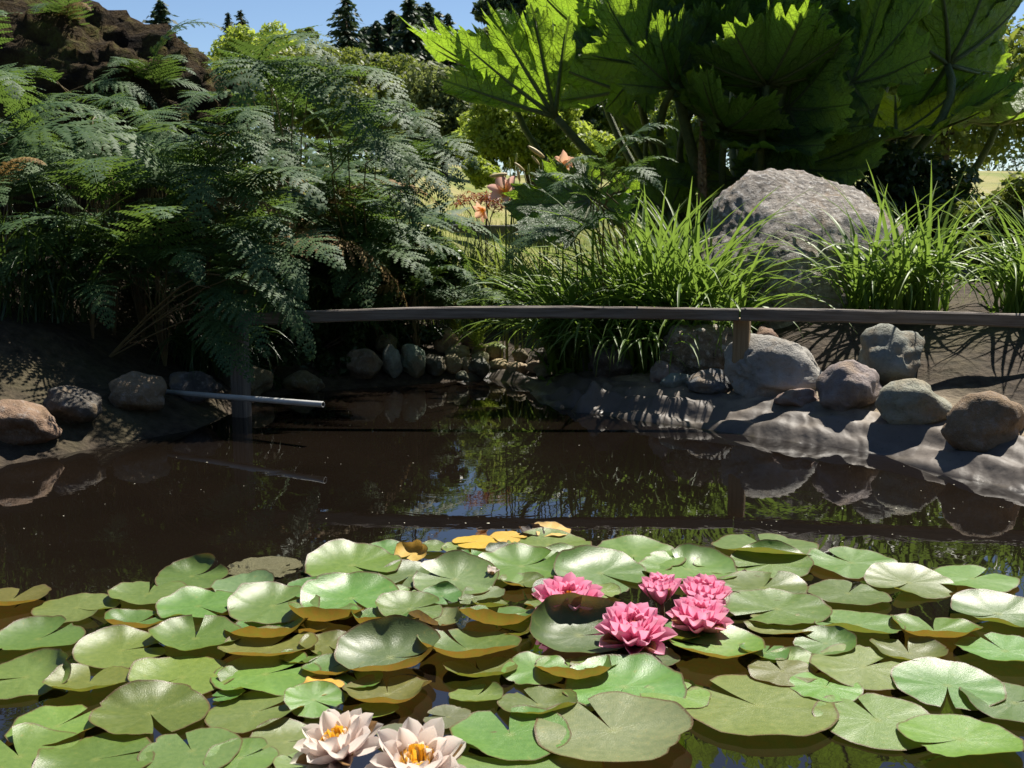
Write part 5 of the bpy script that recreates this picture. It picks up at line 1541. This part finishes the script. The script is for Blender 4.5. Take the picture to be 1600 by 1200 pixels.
clump('grass_clump', -1.25, 6.35, 170, 0.35, 0.7, 'dark grass tuft below the drooping fern', 9, BLD, 0.16, -60, 70, 'grass', 'grass tufts on the left bank')
clump('grass_clump', -0.85, 6.5, 150, 0.3, 0.6, 'dark grass tuft behind the left part of the rail', 10, BLD, 0.16, -60, 80, 'grass', 'grass tufts on the left bank')
clump('grass_clump', -2.3, 5.3, 180, 0.35, 0.8, 'dark grass tuft over the stones beyond the left edge', 11, BLD, 0.2, -40, 70, 'grass', 'grass tufts on the left bank')
clump('daylily_clump', 1.95, 5.7, 200, 0.45, 0.85, 'daylily clump right of the boulder behind the rail', 12, BL, 0.18)
clump('daylily_clump', 2.6, 5.4, 180, 0.45, 0.85, 'daylily clump at the right picture edge', 13, BL, 0.18)

# meadow grass on the lawn (nobody could count it)
g = np.random.default_rng(8)
n = 16000
gx_ = g.uniform(-3.0, 2.5, n); gy_ = 7.2 + 9.0 * g.random(n) ** 1.4
gzv = ground_z(gx_, gy_) - 0.005
hh = g.uniform(0.04, 0.13, n) * np.where(gy_ < 9.5, 1.7, 0.7)
az = g.uniform(0, 6.28, n)
w_ = 0.0035
dx, dy = np.cos(az), np.sin(az)
lean = g.uniform(0.1, 0.7, n) * hh
P0 = np.stack([gx_ - dy * w_, gy_ + dx * w_, gzv], 1); P1 = np.stack([gx_ + dy * w_, gy_ - dx * w_, gzv], 1)
P2 = np.stack([gx_ + dx * lean + dy * w_ * .3, gy_ + dy * lean - dx * w_ * .3, gzv + hh], 1); P3 = np.stack([gx_ + dx * lean - dy * w_ * .3, gy_ + dy * lean + dx * w_ * .3, gzv + hh], 1)
V = np.stack([P0, P1, P2, P3], 1).reshape(-1, 3)
kind(tag(put('lawn_grass', mesh('lawn_grass', V, np.arange(4 * n).reshape(n, 4), MAT['blade_pale'], smooth=False, fattr={'v': g.random(n)})), 'sunlit grass blades of the lawn behind the pond', 'grass'), 'stuff')

# ------------------------------------------------------------------ daylily flowers on their stalks
TEP = {k: [petal_data('tepal', MAT['tepal_' + k], 0.30, 0.35, -0.22), petal_data('tepal', MAT['tepal_' + k], 0.22, 0.3, -0.18)] for k in ('pink', 'peach')}
BUD = rock_data('bud', 4, 3, 0.5, 0.11, 0.11, flat_mat('bud_cream', (0.62, 0.55, 0.22), (0.66, 0.45, 0.25), 20, 0.5, trans=0.15), 0.03, facets=0)
BUDG = rock_data('bud', 4, 3, 0.5, 0.10, 0.10, flat_mat('bud_green', (0.30, 0.36, 0.08), (0.38, 0.38, 0.10), 20, 0.5), 0.03, facets=0)


def daylily(base, items, lab, seed):
    r = random.Random(seed)
    b = Vector((base[0], base[1], gz(*base)))
    root = thing('daylily_plant', b, lab, 'daylily', 'flowering daylilies')
    for (what, px, py, d, size, face) in items:
        p = at(px, py, d)
        foot = b + Vector((r.uniform(-.08, .08), r.uniform(-.06, .06), 0))
        v_, f_ = tube(bez(foot, (foot + p) / 2 + Vector((0, 0, 0.12)), p, 6), [0.005, 0.005, 0.0045, 0.004, 0.004, 0.0035, 0.003], 5)
        s = put('flower_stalk', mesh('flower_stalk', v_, f_, MAT['stalk']), I4, root)
        f = Vector(face).normalized()
        if what in TEP:
            Q = frame(p, f.orthogonal(), f, size)
            for k in range(6):
                az = k * math.pi / 3
                put('tepal', TEP[what][k % 2], Q @ petal_matrix(Vector((0, 0, 0)), az, R(44 if k % 2 == 0 else 38), 1.0), s)
            st = stamen_cluster(seed + px, 1.0, 8, 0.9)
            put('stamens', st, Q @ Matrix.Scale(0.8, 4), s)
        else:
            put('bud', BUD if what == 'bud' else BUDG, frame(p + f * size * 0.5, f, (0, 0, 1), size * 1.3), s)


daylily((0.02, 6.55), [('pink', 790, 302, 6.5, 0.115, (-0.25, -0.8, 0.5)), ('peach', 758, 328, 6.5, 0.075, (-0.6, -0.5, -0.3)), ('bud', 790, 272, 6.5, 0.085, (-1, -0.2, -0.15)), ('bud', 797, 282, 6.5, 0.05, (0.05, 0, -1)), ('green', 797, 262, 6.55, 0.05, (-.1, 0, 1)), ('green', 806, 255, 6.55, 0.05, (0.1, 0, 1)), ('bud', 812, 282, 6.5, 0.06, (-0.2, 0, 1))],
        'daylily with an open pink flower with a yellow throat and cream buds', 21)
daylily((0.2, 6.6), [('peach', 872, 264, 6.5, 0.115, (0.6, -0.7, 0.1)), ('peach', 880, 258, 6.6, 0.075, (-0.5, -0.6, 0.6)), ('bud', 848, 244, 6.5, 0.09, (-0.9, 0, 0.6)), ('bud', 842, 256, 6.5, 0.055, (-0.8, 0, 0.9)), ('bud', 818, 266, 6.5, 0.06, (-0.6, 0, 0.5)), ('green', 826, 272, 6.5, 0.05, (0, 0, 1)), ('green', 853, 262, 6.5, 0.05, (0.2, 0, 1))],
        'taller daylily with peach flowers and long buds under the backlit leaf', 22)

# rusty feathery plant below the pink flower
c = at(758, 314, 7.6)
root = thing('rusty_plant', (c.x, c.y, gz(c.x, c.y)), 'rusty red feathery plant below the pink daylily flower', 'shrub')
cs, rs = crown_clumps((c.x, c.y, c.z), (0.24, 0.16, 0.08), 14, 5, 0.6, -1)
V, F_, rv = cloud(cs, rs, 900, 0.032, 6, aspect=0.25)
put('foliage', mesh('foliage', V, F_, MAT['leaf_rust'], smooth=False, fattr={'v': rv}), I4, root)['kind'] = 'stuff'
for k in range(5):
    v_, f_ = tube(bez((c.x, c.y, gz(c.x, c.y)), (c.x, c.y, c.z - 0.1), cs[k], 4), 0.004, 5)
    put('stem', mesh('stem', v_, f_, MAT['stalk_brown']), I4, root)

# ------------------------------------------------------------------ ivy over the liner
def heart_leaf(mat):
    pts = [(0, 0), (0.18, 0.32), (0.5, 0.42), (0.8, 0.24), (1.02, 0), (0.8, -0.24), (0.5, -0.42), (0.18, -0.32)]
    V = [(x - 0.0, y, 0.10 * abs(y) - 0.12 * x * x) for x, y in pts] + [(0.5, 0, -0.05)]
    return mesh('ivy_leaf', V, [(8, i, (i + 1) % 8) for i in range(8)], mat, fattr={'v': [0.3] * 8})


IVY = heart_leaf(MAT['ivy'])
b = hit(893, 596)
root = thing('ivy', b, 'bright green broad-leaved creeper at the liner edge beside the cobbles', 'creeper')
r = random.Random(12)
for k in range(34):
    px, py = r.gauss(900, 19), r.gauss(577, 13)
    if k < 9:
        px, py = r.gauss(872, 12), r.gauss(590, 6)
    p = at(px, py, b.y + r.uniform(-0.05, 0.12))
    p.z = max(p.z, gz(p.x, p.y) + 0.03)
    a = r.uniform(0, 6.28)
    put('ivy_leaf', IVY, frame(p, (math.cos(a), math.sin(a), r.uniform(-.6, .3)), (r.uniform(-.5, .5), -0.5, 1), r.uniform(0.025, 0.052)), root)
    if k % 5 == 0:
        v_, f_ = tube(bez(b, (b + p) / 2 + Vector((0, 0, .04)), p, 4), 0.0025, 4)
        put('stem', mesh('stem', v_, f_, MAT['stalk']), I4, root)

# ------------------------------------------------------------------ giant-leaved gunnera
def gunnera_leaf(seed, nsub=14, nr=24, sq=1.0, cupk=0.34, lens=None):
    r = random.Random(seed)
    veins = [(-128, .62), (-84, .84), (-42, .95), (0, 1.0), (42, .96), (84, .85), (128, .60)]
    if sq != 1:
        veins = [(-134, .9), (-70, .98), (0, 1.0), (70, .92), (134, .74)]
    if lens:
        veins = [(a, l) for (a, _), l in zip(veins, lens)]
    nv = len(veins) - 1
    veins = [(a * sq + r.uniform(-4, 4) * sq, (l if sq == 1 or lens else 0.4 * l + 0.58) * r.uniform(0.92, 1.08)) for a, l in veins]
    lim = 168 * sq
    cols = []   # angle, length, vein angle
    edges = [(-166, .30)] + [None] * 6 + [(166, .30)]
    for k, (a, l) in enumerate(veins):
        lo = (-lim if k == 0 else (veins[k - 1][0] + a) / 2)
        hi = (lim if k == nv else (veins[k + 1][0] + a) / 2)
        for side, e in ((-1, lo), (1, hi)):
            for q in range(nsub + 1):
                u = q / nsub
                u = 1 - u if side < 0 else u
                if (side > 0 and q == 0):
                    continue
                cols.append((a + (e - a) * u, l, a, u, k))
    ph = [r.uniform(0, 6.28) for _ in range(5)]
    ej = [r.random() for _ in range(97)]
    V, U, W, Fc = [(0, 0, 0)], [0], [0], []
    for j in range(1, nr + 1):
        s = j / nr
        for ci, (a, l, va, u, k) in enumerate(cols):
            end = (k == 0 and a < va) or (k == nv and a > va)
            env = l * (1 - (0.62 if end and sq == 1 else 0.22 if sq == 1 else 0.30 if end else 0.15) * u ** 1.4)
            tooth = abs(((a / sq * 0.155 + k * .37) % 1) * 2 - 1)
            tooth2 = abs(((a / sq * 0.47) % 1) * 2 - 1)
            env *= 1 + 0.10 * (tooth - 0.5) * (0.5 + ej[ci % 97]) + 0.07 * (tooth2 - 0.5) + 0.05 * (ej[(ci * 7) % 97] - 0.5) + 0.03 * math.sin(a * 1.7 + ph[0])
            rr = s * env
            d = R(a - va)
            x, y = rr * math.cos(R(a)), rr * math.sin(R(a))
            z = cupk * rr ** 1.7 + 0.10 * rr * (u ** 1.5) * s
            z += 0.06 * s ** 3 * math.sin(R(a) * 7 / sq + ph[1]) + 0.04 * s ** 4 * math.sin(R(a) * 17 + ph[2]) + 0.03 * s * math.sin(rr * 34 + ph[3] + 2 * u) * u
            z -= 0.20 * max(0, s - 0.72) ** 1.5 * (1 + math.sin(R(a) * 5 + ph[4]))
            V.append((x, y, z)); U.append(rr * math.cos(d)); W.append(abs(rr * math.sin(d)))
    w = len(cols)
    for i in range(w - 1):
        Fc.append((0, 1 + i, 2 + i))
    for j in range(nr - 1):
        for i in range(w - 1):
            a = 1 + j * w + i
            Fc.append((a, a + w, a + w + 1, a + 1))
    return mesh('gunnera_leaf', V, Fc, MAT['gunnera'], pattr={'u': U, 'w': W})


GL = [gunnera_leaf(k) for k in range(5)]
GH = gunnera_leaf(41, sq=0.31, cupk=0.20, lens=(1.06, 1.0, .92, .84, .72))
GF = [gunnera_leaf(k + 20, sq=0.42, cupk=0.22) for k in range(5)]


def rib_data(sq=1.0, cupk=0.34):
    """The thick ribs under a leaf, standing proud below its skin."""
    V, Fc = [], []
    for a, l in ([(-128, .5), (-84, .7), (-42, .8), (0, .86), (42, .8), (84, .7), (128, .5)] if sq == 1 else [(-134, .75), (-70, .82), (0, .86), (70, .78), (134, .62)]):
        pts = []
        for q in range(7):
            s = l * q / 6
            pts.append((s * math.cos(R(a * sq)), s * math.sin(R(a * sq)), cupk * s ** 1.7 - 0.012))
        v_, f_ = tube(pts, [0.020 * (1 - 0.14 * q) + 0.002 for q in range(7)], 6)
        o_ = len(V); V += v_; Fc += [tuple(o_ + i for i in f) for f in f_]
    return mesh('rib', V, Fc, MAT['petiole'])


RIB = rib_data()
RIBF = rib_data(0.42, 0.22)
RIBH = rib_data(0.31, 0.20)
gb = Vector((1.72, 8.9, gz(1.72, 8.9)))
gun = thing('gunnera_plant', gb, 'giant-leaved gunnera towering behind the boulder, its leaves glowing against the sun', 'gunnera')
gleaves = [
    # attach x, y, distance, mid-lobe direction, upper side, size, thickness of stalk
    (868, 182, 6.4, (-.55, -.10, .75), (.12, .84, .50), .72, .026),
    (790, 118, 7.3, (-.85, -.30, .10), (-.25, -.10, .95), .62, .022),
    (972, 142, 7.0, (-.62, .1, .62), (.25, .80, .5), .56, .02),
    (1048, 60, 6.7, (-.62, 0, .65), (.15, .80, .5), .70, .03),
    (930, 60, 7.6, (-.7, -.2, .3), (.1, .2, .9), .60, .022),
    (1062, 70, 7.2, (.55, .1, .7), (-.1, .85, .4), .50, .022),
    (1215, 40, 6.6, (.25, .1, .85), (0, .85, .45), .60, .034),
    (1235, 95, 6.9, (.7, .1, .5), (.1, .8, .5), .55, .024),
    (1052, 138, 6.1, (-.35, -.35, .7), (-.1, -.75, .6), .46, .024),
    (1118, 112, 6.2, (.2, -.3, .8), (.1, -.8, .5), .40, .022),
    (1135, 200, 6.2, (-.4, -.6, .15), (-.15, -.55, .8), .50, .022),
    (1198, 130, 6.1, (.1, -.7, .2), (.1, -.5, .8), .55, .022),
    (1195, 215, 6.3, (.3, -.6, -.3), (.1, -.7, .6), .52, .022),
    (1240, 260, 6.4, (.5, -.5, -.2), (.1, -.7, .6), .55, .02),
    (1010, 215, 6.5, (-.6, -.4, .1), (-.3, -.6, .7), .30, .016),
    (922, 312, 4.8, (-.62, -.25, -.55), (-.40, -.60, .66), .40, .016),
    (1072, 262, 6.7, (-.25, .2, .7), (.2, .85, .4), .30, .016),
    (1045, 330, 6.5, (-.6, .0, .3), (.1, .7, .6), .34, .016),
    (960, 330, 6.1, (-.4, -.5, -.3), (-.1, -.6, .7), .30, .016),
    (1010, 100, 6.35, (-.5, -.2, .5), (-.2, -.8, .5), .50, .022),
    (1090, 60, 6.5, (.1, -.2, .8), (.0, -.85, .4), .50, .022),
    (1170, 70, 6.4, (.3, -.3, .6), (.1, -.8, .5), .52, .022),
    (1230, 170, 6.3, (.4, -.4, .4), (.1, -.8, .5), .55, .022),
    (1150, 280, 6.5, (.1, -.5, -.4), (.0, -.75, .5), .50, .02),
    (1090, 160, 6.4, (-.5, -.4, .3), (-.2, -.7, .6), .45, .02),
    # unseen canopy leaves added to shade those below, and the plant's far side
    (1150, -75, 7.1, (-.2, .3, .2), (.2, .25, .95), .75, .03),
    (1175, -95, 7.8, (.1, .5, .2), (.2, .3, .95), .85, .03),
    (1160, -80, 7.3, (.3, -.1, .1), (.2, .2, .95), .75, .03),
    (1180, -70, 7.3, (-.4, .2, .3), (.25, .30, .9), .85, .034),
    (1230, -90, 7.9, (.1, .4, .3), (.2, .25, .95), .95, .034),
    (1300, -60, 6.9, (.5, -.2, .2), (.2, .25, .95), .9, .034),
    (1290, -110, 8.4, (.3, .5, .3), (.2, .3, .95), .95, .03),
    (1390, -60, 7.4, (.7, .1, .3), (.1, .3, .95), .95, .03),
    (1400, -90, 8.2, (.5, .5, .3), (.1, .3, .95), .95, .03),
    (1210, -30, 8.6, (.1, .6, .3), (.2, .3, .95), .85, .03),
    (1500, -40, 7.6, (.8, .2, .3), (.1, .3, .95), .95, .03),
    (1330, 130, 6.6, (.5, -.3, .4), (.1, -.6, .7), .65, .024),
    (1400, 210, 6.9, (.8, -.2, .1), (.1, -.3, .9), .70, .024),
    (1480, 100, 7.0, (.8, .1, .4), (.0, .75, .6), .75, .026),
    (1290, 200, 7.4, (.2, -.4, .5), (.1, -.6, .7), .75, .024),
    (1560, 190, 7.0, (.8, -.2, .1), (.1, -.2, .9), .70, .024),
]
r = random.Random(31)
for i, (px, py, d, md, nm, sc, th) in enumerate(gleaves):
    fan = i in (0, 2, 3, 5, 6, 7, 8, 9)
    if i == 15:
        d, sc, th = 6.15, 0.48, 0.018
    else:
        d += 2.1
        sc *= 1.31
        th *= 1.3
    p = at(px, py, d)
    M = frame(p, md, nm, sc)
    lf = put('leaf', GH if i == 0 else (GF if fan else GL)[i % 5], M, gun)
    put('rib', RIBH if i == 0 else RIBF if fan else RIB, M, lf)['kind'] = 'stuff'
    foot = gb + Vector((r.uniform(-.22, .22), r.uniform(-.2, .2), -0.05))
    if px > 1290:
        foot += Vector((0.5, 0.1, 0))
    dn = -(M.to_3x3() @ Vector((0.35, 0, 1))).normalized()
    if dn.z > -0.2:
        dn.z = -0.6
    mid = p + dn * (p - foot).length * 0.45
    if i == 0:
        mid = at(935, 262, 8.6)
    pts = bez(foot, mid, p, 9)
    v_, f_ = tube(pts, [th * (1.25 - 0.045 * q) + 0.0015 * math.sin(q * 9) for q in range(10)], 9)
    # prickles along the stalk
    for q in range(70):
        t = r.random(); k = min(8, int(t * 9))
        c0 = pts[k].lerp(pts[k + 1], t * 9 - k)
        dr = Vector((r.gauss(0, 1), r.gauss(0, 1), r.gauss(0, .4))).normalized()
        e = c0 + dr * th * 1.55
        s = dr.orthogonal().normalized() * 0.003
        o_ = len(v_)
        v_ += [c0 + dr * th * 0.9 - s, c0 + dr * th * 0.9 + s, e]
        f_.append((o_, o_ + 1, o_ + 2))
    put('petiole', mesh('petiole', v_, f_, MAT['petiole']), I4, lf)
# seed spike
a_, b_ = at(1098, 318, 8.2), at(1096, 190, 8.35)
v_, f_ = tube(bez(a_, (a_ + b_) / 2, b_, 6), [0.03, 0.034, 0.034, 0.032, 0.026, 0.018, 0.008], 8)
for q in range(420):
    t = r.random() ** 0.9
    c0 = a_.lerp(b_, t)
    an = r.uniform(0, 6.28)
    dr = Vector((math.cos(an), math.sin(an), 0.35)).normalized()
    ln = 0.095 * (1 - 0.75 * t) + 0.012
    s = Vector((-math.sin(an), math.cos(an), 0)) * 0.0045
    o_ = len(v_)
    v_ += [c0 - s, c0 + s, c0 + dr * ln + s * .4, c0 + dr * ln - s * .4]
    f_.append((o_, o_ + 1, o_ + 2, o_ + 3))
put('seed_spike', mesh('seed_spike', v_, f_, MAT['spike'], smooth=False), I4, gun)['kind'] = 'stuff'
